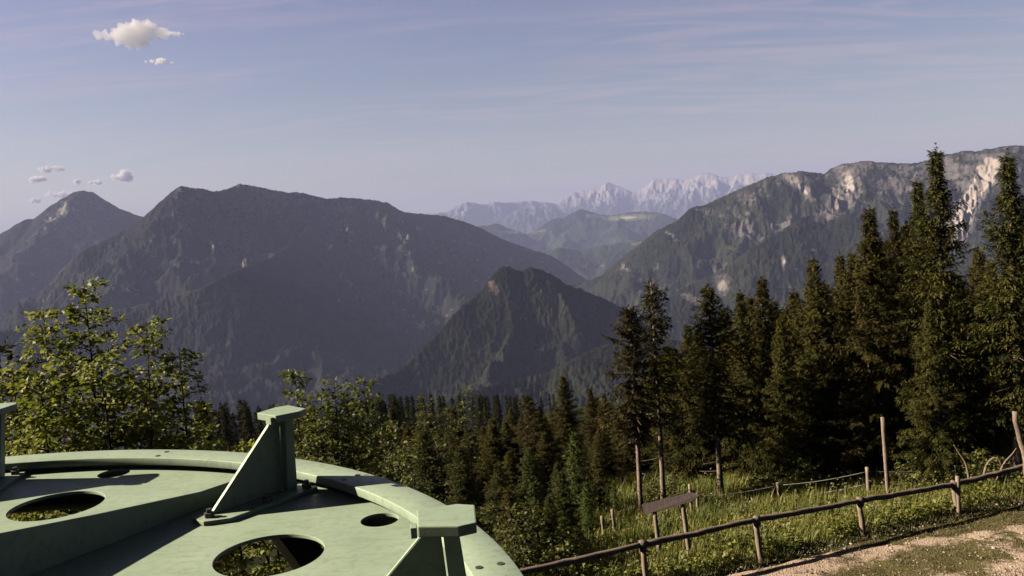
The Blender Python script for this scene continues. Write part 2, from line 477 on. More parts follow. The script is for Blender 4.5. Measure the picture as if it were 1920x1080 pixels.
# ------------------------------------------------------------------ fences, sign, posts
def post_mesh(h, r, mat, seed, lean=(0, 0), flat=True):
    g = np.random.default_rng(seed); n = 7; z = np.linspace(-.35, h, n)
    p = np.stack([lean[0] * z / h + (.004 * g.standard_normal(n)), lean[1] * z / h + .004 * g.standard_normal(n), z], 1)
    a = Acc(); add_tube(a, p, r * (1 + .06 * g.standard_normal(n)), 10); return a.mesh('post', mat)

def rail_fence():
    root = empty('rail_fence', (0, 0, 0)); tag(root, 'low wooden fence with one dark rail on short posts along the gravel path', 'fence')
    P = [np.array([5.21 + 2.765 * k, 18.86 + 1.005 * k]) for k in range(-4, 9)]
    P = [p + np.array([.03, -.02]) * math.sin(3 * k) * (k < 4 or k > 6) for k, p in enumerate(P)]
    tops = []
    for k, p in enumerate(P):
        z = gz(*p); h = {4: .93, 5: .84, 6: .76, 7: .82, 3: .93}.get(k, .9)
        o = obj('post', post_mesh(h, .064, MAT['post'], 30 + k, (-.05 + .03 * math.sin(k), 0)), root, (p[0], p[1], z))
        tops.append(np.array([p[0] - .05, p[1], z + h]))
    for k in range(len(tops) - 1):
        a, b = tops[k], tops[k + 1]; L = np.linalg.norm(b - a); d = (b - a) / L
        n = 14; t = np.linspace(-.06 / L, 1 + .06 / L, n)
        g = np.random.default_rng(90 + k)
        pts = a[None] + (b - a)[None] * t[:, None]; pts[:, 2] += .055 - .018 * np.sin(np.pi * np.clip(t, 0, 1)) + .007 * g.standard_normal(n)
        # squared half-log section
        side = np.cross(d, [0, 0, 1]); side /= np.linalg.norm(side); up = np.cross(side, d)
        sec = [(-.075, -.06), (-.075, .03), (-.05, .065), (.04, .075), (.075, .04), (.075, -.05), (.03, -.07)]
        m = len(sec); sc = .86 - .10 * t + .02 * g.standard_normal(n)
        V = np.concatenate([[pts[i] + sc[i] * ((u + .006 * g.standard_normal()) * side + (v + .006 * g.standard_normal()) * up) for (u, v) in sec] for i in range(n)])
        i = np.arange(n - 1)[:, None] * m; j = np.arange(m)[None]
        Fq = np.stack([i + j, i + (j + 1) % m, i + m + (j + 1) % m, i + m + j], -1).reshape(-1, 4)
        c = V.mean(0)
        me = mesh_np('rail', V - c, [Fq, ], MAT['rail'])
        bm = bmesh.new(); bm.from_mesh(me); bmesh.ops.holes_fill(bm, edges=bm.edges, sides=0); bmesh.ops.recalc_face_normals(bm, faces=bm.faces); bm.to_mesh(me); bm.free()
        r = obj('rail', me, root, c)
        q = post_mesh(.19, .082, MAT['rail'], 60 + k, (0, 0))
        for v in q.vertices:
            v.co.z = max(v.co.z, -.02)
        obj('rail_joint', q, root, (a[0], a[1], a[2] - .06))
    # a paler stake tied to one post
    p = P[6] if len(P) > 6 else P[-1]
    return root, P
_rf, RP = rail_fence()

def stake(px, py_top, py_base, r, label, mat='post', lean=(0, 0), group=None, name='fence_stake', dist=None):
    P = place(px, py_base) if dist is None else at_dist(px, dist)
    h = height_for(px, py_top, P)
    o = obj(name, post_mesh(h, r, MAT[mat], int(px), lean), None, P)
    tag(o, label, 'stake', group); return o, P, h
stake(1798, 893, 968, .055, 'pale stake standing close behind a rail fence post near the right edge')

def wire_fence():
    root = empty('wire_fence'); tag(root, 'thin wire fence on slender stakes between meadow and dark forest', 'fence')
    spots = [(1133, 968, 1010), (1153, 955, 1004), (1298, 908, 968), (1310, 925, 965), (1462, 905, 940), (1630, 876, 932), (1795, 872, 912), (1960, 850, 895)]
    tops = []
    for k, (px, a, b) in enumerate(spots):
        P = place(px, b); h = height_for(px, a, P)
        obj('post', post_mesh(h, .045 if k != 5 else .06, MAT['post'], 200 + k, (-.03, 0)), root, P)
        tops.append(P + np.array([0, 0, min(h * .86, .85)]))
    for lvl in (1.0, .55):
        for k in range(1, len(tops) - 1):
            a = tops[k].copy(); b = tops[k + 1].copy()
            a[2] -= (1 - lvl) * .8; b[2] -= (1 - lvl) * .8
            t = np.linspace(0, 1, 10)[:, None]; pts = a + (b - a) * t; pts[:, 2] -= .06 * np.sin(np.pi * t[:, 0])
            ac = Acc(); add_tube(ac, pts, np.full(10, .009), 5); obj('wire', ac.mesh('wire', MAT['wire']), root)
def mat_wire():
    m, nt = new_mat('wire'); T = NT(nt); n = T.noise(T.coord(), 40, 3, .6)
    T.out(principled(T, T.mix(n, (.30, .29, .26, 1), (.45, .43, .38, 1)), .6, spec=.4)); return m
MAT['wire'] = mat_wire()
wire_fence()

def arrow_sign():
    D = 20.4
    P0 = place(1238, 1046); hx_, hy_, _ = hdir(1293, 1030); d_ = math.hypot(P0[0], P0[1]) - .38; P1 = np.array([hx_ * d_, hy_ * d_, gz(hx_ * d_, hy_ * d_)])
    root = empty('arrow_sign', (P0 + P1) / 2); tag(root, 'dark wooden arrow board on two round legs behind the rail fence', 'sign')
    for P, top, k in ((P0, (1227, 955), 1), (P1, (1279, 935), 2)):
        hx, hy, sl = hdir(*top); d = math.hypot(P[0], P[1]); T = np.array([hx * d, hy * d, ZC + sl * d])
        a = Acc(); z = np.linspace(-.08, 1, 7)[:, None]; pts = P + (T - P) * z
        add_tube(a, pts - np.array(root.location), np.linspace(.062, .052, 7), 9); obj('leg', a.mesh('leg', MAT['post']), root)
    px = [(1207, 944), (1297, 922), (1317, 926), (1301, 939), (1212, 963)]
    q0 = math.hypot(P0[0], P0[1]); q1 = math.hypot(P1[0], P1[1]); q = lambda x: q0 + (q1 - q0) * (x - 1228) / 52.0
    dd = [q(x) for x, y in px]
    pts = []
    for (x, y), d in zip(px, dd):
        hx, hy, sl = hdir(x, y); pts.append(np.array([hx * d, hy * d, ZC + sl * d]))
    pts = np.array(pts) - np.array(root.location)
    nrm = np.cross(pts[1] - pts[0], pts[4] - pts[0]); nrm /= np.linalg.norm(nrm)
    if nrm[1] > 0: nrm = -nrm
    bm = bmesh.new(); vs = [bm.verts.new(p + nrm * .062) for p in pts]; f = bm.faces.new(vs)
    e = bmesh.ops.extrude_face_region(bm, geom=[f])
    for v in e['geom']:
        if isinstance(v, bmesh.types.BMVert): v.co += Vector(nrm * .035)
    bmesh.ops.recalc_face_normals(bm, faces=bm.faces); bmesh.ops.bevel(bm, geom=list(bm.edges), offset=.006, segments=2, affect='EDGES')
    me = bpy.data.meshes.new('board'); bm.to_mesh(me); bm.free(); me.materials.append(MAT['board']); obj('board', me, root)
arrow_sign()

# ------------------------------------------------------------------ vegetation
def unit(v): return v / (np.linalg.norm(v, axis=-1, keepdims=True) + 1e-9)

def diamonds(P, D, S, L, Wd, tilt=None):
    """leaf faces: base P, along D, side S"""
    L = L[:, None]; Wd = Wd[:, None]
    V = np.stack([P, P + D * L * .45 + S * Wd * .5, P + D * L, P + D * L * .45 - S * Wd * .5], 1)
    n = len(P); Fq = np.arange(n * 4).reshape(n, 4)
    return V.reshape(-1, 3), Fq

def spruce(seed, h, rad, bare=.1, gap=.24, per=5, shape=.8, dens=1.0, tier=.0, trunk_r=None, dead=0, leafl=.15, lopsided=None, trunkmat='bark', mat='needle', sub=5, hang=.4, core=1):
    """returns (trunk mesh, crown mesh)"""
    g = np.random.default_rng(seed)
    tr = trunk_r or .0105 * h + .02
    tz = np.linspace(0, 1, 14); bend = np.cumsum(g.normal(0, .012, (14, 2)), 0) * h * .12
    bend -= np.outer(tz, bend[-1] * .3)
    tp = np.stack([bend[:, 0], bend[:, 1], tz * h], 1); tp[0, 2] = -.4
    tr_r = tr * (1 - tz) ** .85 + .012
    tr_r[0] *= 1.3
    T = Acc(); add_tube(T, tp, tr_r, 9)
    def axis(z): return np.array([np.interp(z, tz * h, tp[:, 0]), np.interp(z, tz * h, tp[:, 1]), z])
    C = Acc(); z = h * bare
    levels = []
    while z < h * .985:
        t = (z / h - bare) / (1 - bare)
        levels.append((z, t)); z += gap * (1.12 - .45 * t) * g.uniform(.8, 1.25)
    for (z, t) in levels:
        k = max(3, int(round(per * g.uniform(.6, 1.2)))); a0 = g.uniform(0, 6.28)
        amp = 1 + tier * math.sin(z * 2.3 + seed)
        for b in range(k):
            az = a0 + 6.283 * b / k + g.normal(0, .25)
            L = rad * ((1 - t) ** shape) * amp * g.uniform(.45, 1.22) + .06
            if t < .12: L *= g.uniform(.45, 1.0)
            if lopsided is not None: L *= 1 - .93 * max(0, math.cos(az - lopsided)) ** .6
            if g.random() < .06: L *= .3
            e0 = R(38 * t ** 2 + (-14 + 22 * t) + g.normal(0, 6))
            droop = (.34 - .28 * t) * L
            m = 9; s = np.linspace(0, 1, m)
            u = np.array([math.cos(az), math.sin(az), 0])
            p = axis(z)[None] + u[None] * (L * s * math.cos(e0))[:, None]
            p[:, 2] += L * s * math.sin(e0) - droop * (s ** 1.6) + (.16 * L) * s ** 4
            add_tube(C, p, .012 + .010 * L * (1 - s), 3, 0.0)
            # side twigs
            nt = max(5, int(L / .042 * dens)); q = g.uniform(.02, 1, nt) ** .8
            base = np.stack([np.interp(q, s, p[:, i]) for i in range(3)], 1)
            tang = unit(np.stack([np.interp(q, s, np.gradient(p[:, i])) for i in range(3)], 1))
            sd = np.where(g.random(nt) < .5, -1.0, 1.0)[:, None]
            lat = np.array([-math.sin(az), math.cos(az), 0])[None] * sd
            ang = g.uniform(.5, 1.25, nt)[:, None]
            tw = unit(tang * np.cos(ang) + lat * np.sin(ang) + np.array([0, 0, -1.0]) * g.uniform(.0, hang * 1.9, nt)[:, None])
            tl = (.10 + .34 * np.sqrt(L) * (1 - .72 * q)) * g.uniform(.6, 1.2, nt)
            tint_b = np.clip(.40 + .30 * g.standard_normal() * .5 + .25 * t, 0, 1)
            for w in range(sub):
                f = (w + g.uniform(0, .6, nt)) / sub
                bp = base + tw * (tl * f)[:, None]
                bp[:, 2] -= .18 * tl * f ** 2
                dd = unit(tw + .45 * g.standard_normal((nt, 3)) + np.array([0, 0, -.25]))
                ss = unit(np.cross(dd, unit(g.standard_normal((nt, 3)) * .55 + np.array([0, 0, 1.2]) + u * .6)))
                ll = leafl * g.uniform(.7, 1.35, nt); ww = ll * g.uniform(.20, .32, nt)
                V, Fq = diamonds(bp, dd, ss, ll, ww)
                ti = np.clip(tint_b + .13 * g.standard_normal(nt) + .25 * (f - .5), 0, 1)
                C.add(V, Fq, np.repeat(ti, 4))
    # dry twigs on the bare trunk
    for b in range(dead):
        z = g.uniform(.06, bare + .25) * h; az = g.uniform(0, 6.28); L = g.uniform(.2, .9)
        s = np.linspace(0, 1, 4); p = axis(z)[None] + np.array([math.cos(az), math.sin(az), 0])[None] * (L * s)[:, None]
        p[:, 2] += -L * .25 * s + .1 * L * s * s
        add_tube(T, p, .011 * (1 - .8 * s) + .002, 4, .3)
    # leading shoot
    top = axis(h * .97); n = 26
    bp = top[None] + np.array([0, 0, 1.0])[None] * g.uniform(0, h * .045, n)[:, None]; dd = unit(g.standard_normal((n, 3)) * .7 + np.array([0, 0, .8]))
    V, Fq = diamonds(bp, dd, unit(np.cross(dd, g.standard_normal((n, 3)))), np.full(n, leafl * .7), np.full(n, leafl * .22)); C.add(V, Fq, .5)
    return T.mesh('trunk', MAT[trunkmat], True), C.mesh('crown', MAT[mat])

def leaves(C, g, P, out, size, tint):
    """folded leaves at P"""
    n = len(P)
    nrm = unit(np.array([0, 0, 1.0]) + .55 * g.standard_normal((n, 3)))
    d = unit(out + .6 * g.standard_normal((n, 3)) + np.array([0, 0, -.25])); d = unit(d - nrm * (d * nrm).sum(1, keepdims=True))
    s = np.cross(nrm, d); L = size * g.uniform(.6, 1.25, n); w = L * g.uniform(.62, .85, n)
    b = P; t = P + d * L[:, None] - nrm * (.12 * L)[:, None]
    r = P + d * (.42 * L)[:, None] + s * (w * .5)[:, None] + nrm * (.14 * w)[:, None]
    l = P + d * (.42 * L)[:, None] - s * (w * .5)[:, None] + nrm * (.14 * w)[:, None]
    V = np.stack([b, r, t, l], 1).reshape(-1, 3); k = np.arange(n)[:, None] * 4
    Fc = np.concatenate([k + np.array([[0, 1, 2]]), k + np.array([[0, 2, 3]])])
    C.add(V, Fc, np.repeat(np.clip(tint + .25 * g.standard_normal(n), 0, 1), 4))

def broadleaf(seed, stems, leaf=.10, gap=.16, mat='leaf_y', base_r=.11, perlat=1.0, low=.2):
    """stems: (x, y, height, spread). several upright leaders from one base, lateral shoots carrying leaves in flat layers"""
    g = np.random.default_rng(seed); T = Acc(); C = Acc()
    for (sx, sy, h, spread) in stems:
        n = 16; t = np.linspace(0, 1, n)
        k = t ** .75
        p = np.stack([sx * np.minimum(1, k * 1.25) * (1 + 0 * t), sy * np.minimum(1, k * 1.25), h * t], 1)
        p[:, :2] += np.cumsum(g.normal(0, .018, (n, 2)), 0) * (t[:, None] * 1.0)
        p[0, 2] = -.3
        rr = base_r * .62 * (h / 7.5) * (1 - t) ** 1.1 + .005; add_tube(T, p, rr, 7)
        z = h * low; az = g.uniform(0, 6.28)
        while z < h * .995:
            tt = z / h; u = (tt - low) / (1 - low)
            az += 2.4 + g.normal(0, .35)
            L = spread * (np.sin(np.pi * min(1, .18 + .82 * u)) ** .7 if u < .5 else (1 - u) ** .95 * 1.55) * g.uniform(.55, 1.15) + .10
            o = np.array([np.interp(z, p[:, 2], p[:, 0]), np.interp(z, p[:, 2], p[:, 1]), z])
            el = g.uniform(.05, .65); m = 7; s = np.linspace(0, 1, m)
            dirv = np.array([math.cos(az) * math.cos(el), math.sin(az) * math.cos(el), math.sin(el)])
            b = o[None] + dirv[None] * (L * s)[:, None]; b[:, 2] -= .22 * L * s ** 2
            b[1:] += g.normal(0, .02 * L, (m - 1, 3))
            add_tube(T, b, (.006 + .010 * L) * (1 - .85 * s) + .002, 4)
            # side shoots
            ns = max(2, int(L / .13))
            tint = np.clip(.45 + .2 * g.standard_normal() + .2 * (u - .4), 0, 1)
            for q in range(ns + 1):
                f = (q + .6) / (ns + .6); f = min(f, 1)
                bp = np.array([np.interp(f, s, b[:, i]) for i in range(3)])
                sd = 1 if q % 2 else -1
                lat = np.array([-dirv[1], dirv[0], 0]) * sd; lat /= np.linalg.norm(lat) + 1e-6
                sl = (.12 + .34 * L * (1 - .6 * f)) * g.uniform(.6, 1.2)
                if q == ns: sdv = dirv.copy(); sl = .14
                else: sdv = dirv * .6 + lat * .8
                sdv = sdv / np.linalg.norm(sdv)
                nl = max(4, int(sl / .019 * perlat)); ff = g.uniform(.15, 1.05, nl)
                pp = bp[None] + sdv[None] * (sl * ff)[:, None] + g.normal(0, .035, (nl, 3))
                leaves(C, g, pp, np.broadcast_to(sdv, (nl, 3)), leaf, tint)
            z += gap * g.uniform(.6, 1.3) * (1.15 - .45 * u)
    return T.mesh('trunk', MAT['bark_d'], True), C.mesh('crown', MAT[mat])

PLANT_I = 0
def plant(name, meshes, loc, label, cat, group=None, rz=0.0, sc=(1, 1, 1), lean=(0, 0)):
    o = empty(name, tuple(loc), (lean[0], lean[1], rz)); o.scale = sc
    tag(o, label, cat, group)
    obj('trunk', meshes[0], o); obj('crown', meshes[1], o)
    return o

SP = {}
def variant(key, h0, **k):
    SP[key] = (h0, spruce(h=h0, **k))
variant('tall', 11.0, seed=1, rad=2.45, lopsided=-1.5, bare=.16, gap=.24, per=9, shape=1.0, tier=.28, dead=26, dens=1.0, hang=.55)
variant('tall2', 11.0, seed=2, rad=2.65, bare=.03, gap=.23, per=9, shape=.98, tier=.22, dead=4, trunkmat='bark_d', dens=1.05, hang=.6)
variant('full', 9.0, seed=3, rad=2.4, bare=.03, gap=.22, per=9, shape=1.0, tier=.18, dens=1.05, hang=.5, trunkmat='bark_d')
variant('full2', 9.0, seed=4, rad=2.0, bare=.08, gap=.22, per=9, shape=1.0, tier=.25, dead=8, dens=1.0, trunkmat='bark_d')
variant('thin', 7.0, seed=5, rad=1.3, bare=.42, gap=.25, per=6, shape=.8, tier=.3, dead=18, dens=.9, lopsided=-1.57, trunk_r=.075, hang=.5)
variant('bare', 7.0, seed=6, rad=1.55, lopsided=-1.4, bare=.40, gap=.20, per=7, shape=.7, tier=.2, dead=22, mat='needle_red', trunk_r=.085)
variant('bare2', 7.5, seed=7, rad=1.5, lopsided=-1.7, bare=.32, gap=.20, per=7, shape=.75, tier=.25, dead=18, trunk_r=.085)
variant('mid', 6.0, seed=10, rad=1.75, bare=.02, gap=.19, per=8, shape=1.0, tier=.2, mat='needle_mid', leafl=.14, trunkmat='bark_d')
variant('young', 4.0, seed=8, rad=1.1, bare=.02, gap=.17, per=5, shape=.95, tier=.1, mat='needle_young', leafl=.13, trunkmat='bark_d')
variant('young2', 4.0, seed=9, rad=.95, bare=.02, gap=.17, per=5, shape=.9, tier=.1, leafl=.14, trunkmat='bark_d')

def put_spruce(key, px, py_top, label, dist=None, base=None, wid=1.0, group='spruces of the dark stand behind the meadow', rz=None, name='spruce_tree', seed=[0]):
    h0, ms = SP[key]
    P = place(px[1] if isinstance(px, tuple) else px, base) if base else at_dist(px if not isinstance(px, tuple) else px[1], dist)
    pt = px[0] if isinstance(px, tuple) else px
    h = height_for(pt, py_top, P)
    if not base and not isinstance(px, tuple):
        # keep the tip over the pixel: iterate with the leaning picture
        for _ in range(4):
            tx, ty = project(np.array([[P[0], P[1], P[2] + h]]))
            pxn = px + (px - tx[0])
            hx, hy, _ = hdir(px, py_top); d = dist
            P = np.array([hx * d, hy * d, 0.0]); P[2] = gz(P[0], P[1]); h = height_for(px, py_top, P)
    seed[0] += 1
    s = h / h0
    o = plant(name, ms, P, label, 'spruce', group, rz if rz is not None else (seed[0] * 2.39996) % 6.283, (s ** .6 * wid, s ** .6 * wid, s), (0, 0))
    return o

FR = 'spruces of the dark stand behind the meadow'
near = [
 # key, px_top, py_top, dist, width, label
 ('bare', 1180, 578, 25.5, .95, 'brownish spruce with a bare reddish lower trunk, leftmost tall one beside the gap'),
 ('thin', 1221, 528, 26.5, 1.0, 'thin spruce with a pale bare trunk and stepped branches on one side'),
 ('full2', 1290, 610, 31.0, .8, 'short dark spruce in the gap right of the thin pale-trunked spruce'),
 ('bare2', 1331, 538, 27.0, 1.05, 'spruce with a pointed top and a bare trunk leaning slightly above the arrow sign'),
 ('full2', 1388, 548, 30.0, .8, 'slim dark spruce with a needle-like top between two bushier spruces'),
 ('full2', 1428, 522, 31.0, .9, 'medium dark spruce left of the stand\'s deep shadow'),
 ('full', 1462, 596, 28.5, .62, 'low olive spruce filling the space below two pointed tops'),
 ('tall2', 1521, 480, 29.5, .92, 'broad pointed spruce with sunlit left side in the middle of the stand'),
 ('full2', 1573, 478, 33.0, .8, 'narrow dark spruce standing back between two bigger sunlit spruces'),
 ('tall2', 1629, 384, 29.0, .95, 'tall spruce with a steep spire whose sunlit branches reach the ground'),
 ('tall', 1676, 392, 31.5, .80, 'tall slim spruce right behind the steep spired spruce'),
 ('tall', 1722, 338, 30.5, .86, 'tall spruce just left of the highest tip, half merged with it'),
 ('tall', 1757, 280, 28.5, .98, 'tallest spruce with ragged long branches and a trunk showing through'),
 ('tall2', 1742, 560, 27.0, .72, 'bushy sunlit lower spruce in front of the tallest trunk'),
 ('tall', 1800, 520, 33.0, .9, 'shaded spruce behind the tallest one, top hidden among its branches'),
 ('tall', 1892, 290, 27.5, 1.02, 'dark drooping spruce with a bare trunk close to the right edge'),
 ('tall2', 1850, 560, 33.0, 1.0, 'black shaded spruce behind the drooping one near the right edge'),
 ('tall', 1945, 300, 31.0, 1.0, 'spruce cut by the right edge, only its left branches visible'),
]
for (k, px, py, d, w, lab) in near:
    put_spruce(k, px, py, lab, dist=d, wid=w, rz=-math.atan2(hdir(px, 420)[0], hdir(px, 420)[1]) if k in ('thin', 'bare', 'bare2', 'tall') else None)
mid = [
 ('young', 1003, 905, 20.8, .95, 'light green young spruce in the weeds above the fence\'s left end'),
 ('mid', 1052, 885, 21.6, .8, 'young spruce between the light green one and the weathered stakes'),
 ('young2', 955, 915, 19.6, .95, 'dark young spruce touching the wheel rim'),
 ('young', 1098, 905, 23.5, .8, 'young spruce just left of the weathered stakes'),
 ('mid', 1030, 930, 19.9, .7, 'small spruce low beside the rail at the left end of the fence'),
 ('mid', 792, 806, 27, 1.0, 'sunlit green spruce low behind the wheel, left of the beech'),
 ('mid', 862, 838, 25, 1.0, 'sunlit green spruce close behind the wheel rim, under the beech'),
 ('mid', 935, 868, 24, .9, 'sunlit green spruce at the wheel rim below the dark full spruce'),
 ('mid', 990, 838, 27, .95, 'green spruce between the dark full spruce and the bright young one'),
 ('mid', 735, 838, 24, .9, 'small green spruce right of the middle maple at the wheel rim'),
 ('mid', 1045, 868, 25, .85, 'bushy green spruce left of the bright young one'),
 ('full', 1055, 704, 46, 1.05, 'dark regular spruce whose tip rises alone above the middle forest line'),
 ('bare', 985, 742, 37, 1.0, 'brown tinged spruce left of the dark regular tip'),
 ('full2', 1010, 765, 40, 1.0, 'dull olive spruce between the brown tinged one and the dark tip'),
 ('full2', 1105, 728, 42, .8, 'dark slender spruce just left of the brownish bare-trunked spruce'),
 ('full', 955, 845, 28, .9, 'dark full spruce with low branches above the wheel\'s right edge'),
 ('young', 1077, 812, 26, 1.0, 'bright green young spruce in front of the dark forest'),
 ('full2', 1020, 810, 30, .9, 'dark spruce directly behind the bright green young one'),
 ('young2', 1120, 850, 27, .9, 'small dark spruce right of the bright green young one'),
 ('full', 905, 800, 34, .8, 'dark spruce behind the beech, left of the full spruce'),
 ('full2', 735, 765, 44, .8, 'small spruce between the middle maple and the beech'),
 ('full2', 850, 760, 40, .8, 'dark spruce hidden behind the beech crown'),
 ('young', 960, 955, 20.5, .8, 'young bushy spruce at the wheel\'s right edge, low in the picture'),
 ('young2', 1010, 930, 22.5, .9, 'young dark spruce in the tall weeds left of the weathered stakes'),
 ('young', 1150, 905, 25.5, .5, 'small young spruce beside the leftmost bare trunk'),
]
for (k, px, py, d, w, lab) in mid:
    put_spruce(k, px, py, lab, dist=d, wid=w, group='spruces and young trees in the middle distance')
for i, (px, py) in enumerate([(1262, 655), (1305, 615), (1358, 580), (1406, 556), (1450, 560), (1488, 545), (1548, 530), (1600, 470), (1655, 450), (1700, 420)]):
    put_spruce(['full2', 'tall2', 'full'][i % 3], px, py, 'shadowed spruce inside the dark stand behind the front row', dist=31.5 + (i * 1.7) % 5, wid=1.0, group='shadowed spruces inside the stand')
# darker second rank inside the stand
g2 = np.random.default_rng(5)
for i in range(34):
    px = 1205 + i * 24 + g2.uniform(-9, 9)
    sky = np.interp(px, [1200, 1300, 1420, 1520, 1640, 1760, 1900, 2010], [650, 635, 580, 540, 470, 440, 460, 430])
    put_spruce(['tall', 'tall2', 'full', 'full2'][i % 4], px, sky + g2.uniform(0, 90), 'shadowed spruce inside the dark stand behind the front row', dist=g2.uniform(33, 47), wid=1.0, group='shadowed spruces inside the stand')

for i in range(46):
    px = g2.uniform(690, 1215); d = g2.uniform(31, 50)
    ly = np.interp(px, [690, 760, 850, 930, 1000, 1060, 1120, 1215], [800, 770, 765, 775, 770, 750, 735, 700]) + g2.uniform(5, 110)
    if 1060 < px < 1095 and ly < 800: ly = 830
    put_spruce(['full', 'full2', 'tall2', 'full2'][i % 4], px, ly, 'dark spruce standing close among others in the middle forest', dist=d, wid=1.15, group='dark spruces of the middle forest')
for i in range(44):
    px = g2.uniform(660, 1230); d = g2.uniform(48, 105)
    ly = np.interp(px, [660, 760, 900, 1000, 1100, 1230], [800, 790, 775, 760, 752, 700]) + g2.uniform(-8, 60)
    P = at_dist(px, d)
    if not 5.0 < height_for(px, ly, P) < 15: ly = ly if height_for(px, ly, P) < 15 else 800
    put_spruce(['full', 'full2', 'tall2'][i % 3], px, ly, 'dark spruce in the shaded forest below the meadow', dist=d, wid=1.1, group='dark spruces of the forest below the meadow')
# far slope forest
far_ms = [spruce(seed=40 + i, h=13.0, rad=[1.9, 2.3, 1.7][i], bare=.06, gap=.62, per=6, shape=.85, tier=.15, dens=.42, sub=2, leafl=.62, mat='needle_far', trunkmat='bark_d') for i in range(3)]
cnt = 0; far = []
for i in range(900):
    px = g2.uniform(335, 1165); d = g2.uniform(118, 330) if i % 3 else g2.uniform(230, 330)
    if cnt >= 200: break
    P = at_dist(px, d)
    h = g2.uniform(10, 15.0)
    ly = np.interp(px, [335, 560, 700, 820, 1000, 1165], [752, 760, 742, 742, 738, 735]) + abs(g2.normal(0, 9))
    hm = height_for(px, ly, P)
    if hm < 6: continue
    h = min(h, hm)
    if h < 7: continue
    far.append((math.hypot(P[0], P[1]), cnt % 3, P, g2.uniform(0, 6.28), h / 13 * g2.uniform(.85, 1.15), h / 13))
    cnt += 1
far.sort(key=lambda q: q[0])
for (d, k, P, rz, w_, h_) in far[:105]:
    plant('spruce_tree', far_ms[k], P, 'small distant dark spruce in the forest on the falling slope', 'spruce', 'distant spruces on the slope', rz, (w_, w_, h_))
# the farthest ones read as one mass
base = []
for _, me in far_ms:
    n = len(me.vertices); V = np.empty(n * 3, np.float32); me.vertices.foreach_get('co', V); q = np.empty(n, np.float32); me.attributes['tint'].data.foreach_get('value', q)
    t3, t4 = [], []
    for p in me.polygons: (t4 if p.loop_total == 4 else t3).append(tuple(p.vertices))
    base.append((V.reshape(-1, 3).astype(float), np.array(t3, int).reshape(-1, 3), np.array(t4, int).reshape(-1, 4), q))
C = Acc()
for (d, k, P, rz, w_, h_) in far[105:]:
    V, t3, t4, q = base[k]; c_, s_ = math.cos(rz), math.sin(rz)
    Vt = np.stack([(V[:, 0] * c_ - V[:, 1] * s_) * w_, (V[:, 0] * s_ + V[:, 1] * c_) * w_, V[:, 2] * h_], 1) + P
    b0 = C.n; C.add(Vt, t4, q)
    if len(t3): C.F[3].append(t3 + b0)
o = obj('distant_forest', C.mesh('distant_forest', MAT['needle_far'])); tag(o, 'farthest dark spruces closing the forest edge above the valley', kind='stuff')
print('far trees', cnt)

# broadleaf trees
def leaf_tree(px, dist, tops, seed, label, mat, leaf, **k):
    P = at_dist(px, dist); stems = []
    for (tx, ty, spread, dy) in tops:
        hx, hy, sl = hdir(tx, ty); d = dist + dy
        stems.append((hx * d - P[0], hy * d - P[1], ZC + sl * d - P[2], spread))
    ms = broadleaf(seed, stems, leaf=leaf, mat=mat, **k)
    return plant('broadleaf_tree', ms, P, label, 'tree')
leaf_tree(190, 13.0, [(151, 525, 1.1, 0), (263, 603, .9, .4), (88, 585, .9, .3), (330, 655, .75, .2), (30, 690, .8, -.2), (205, 660, 1.0, -.9), (100, 700, 1.0, -1.0), (285, 735, .85, -.8)], 21,
          'sunlit yellow-green maple with several leafy tips at the left', 'leaf_y', .082, gap=.098, low=.34, perlat=2.0)
leaf_tree(-40, 15.0, [(-8, 640, .7, 0), (-90, 600, 1.2, .5)], 22, 'dark leafy branch reaching in at the far left edge', 'leaf_g', .12, low=.35)
leaf_tree(640, 16.5, [(552, 688, .75, 0), (625, 708, .85, -.4), (688, 714, .9, .3), (600, 770, 1.0, -.8), (660, 790, 1.0, -.6)], 23,
          'green maple with three leafy tips behind the upright steel bracket', 'leaf_m', .082, gap=.125, low=.35, perlat=1.8)
leaf_tree(830, 30.0, [(798, 742, .8, 0), (872, 730, .75, .8), (838, 765, .7, .3)], 24,
          'olive beech with a rounded crown beside the distant forest', 'leaf_g', .085, gap=.15, low=.2, perlat=1.5)
leaf_tree(745, 21.0, [(735, 790, .8, 0), (770, 830, .9, -.5), (720, 850, .8, .2)], 25, 'low yellow-green beech sapling in front of the rounded beech', 'leaf_g', .09, gap=.17, low=.2)
leaf_tree(400, 15.5, [(385, 800, .7, 0), (350, 790, .8, -.3), (430, 835, .6, -.2)], 26, 'low leafy shoots between the sunlit maple and the bracket', 'leaf_y', .12, gap=.18, low=.3)
leaf_tree(470, 18.0, [(468, 832, .55, 0), (500, 838, .5, .3)], 27, 'small leafy sapling just left of the slanted bracket edge', 'leaf_y', .12, gap=.18, low=.3)

def shrub(P, h, w, seed, label, mat='leaf_g', leaf=.09, group=None):
    g = np.random.default_rng(seed); st = []
    for k in range(6):
        a = g.uniform(0, 6.28); r = w * g.uniform(.2, .8); st.append((r * math.cos(a), r * math.sin(a), h * g.uniform(.6, 1.0), w * .55))
    ms = broadleaf(seed, st, leaf=leaf, mat=mat, gap=.16, base_r=.03, low=.12, perlat=.9)
    return plant('shrub', ms, P, label, 'shrub', group)
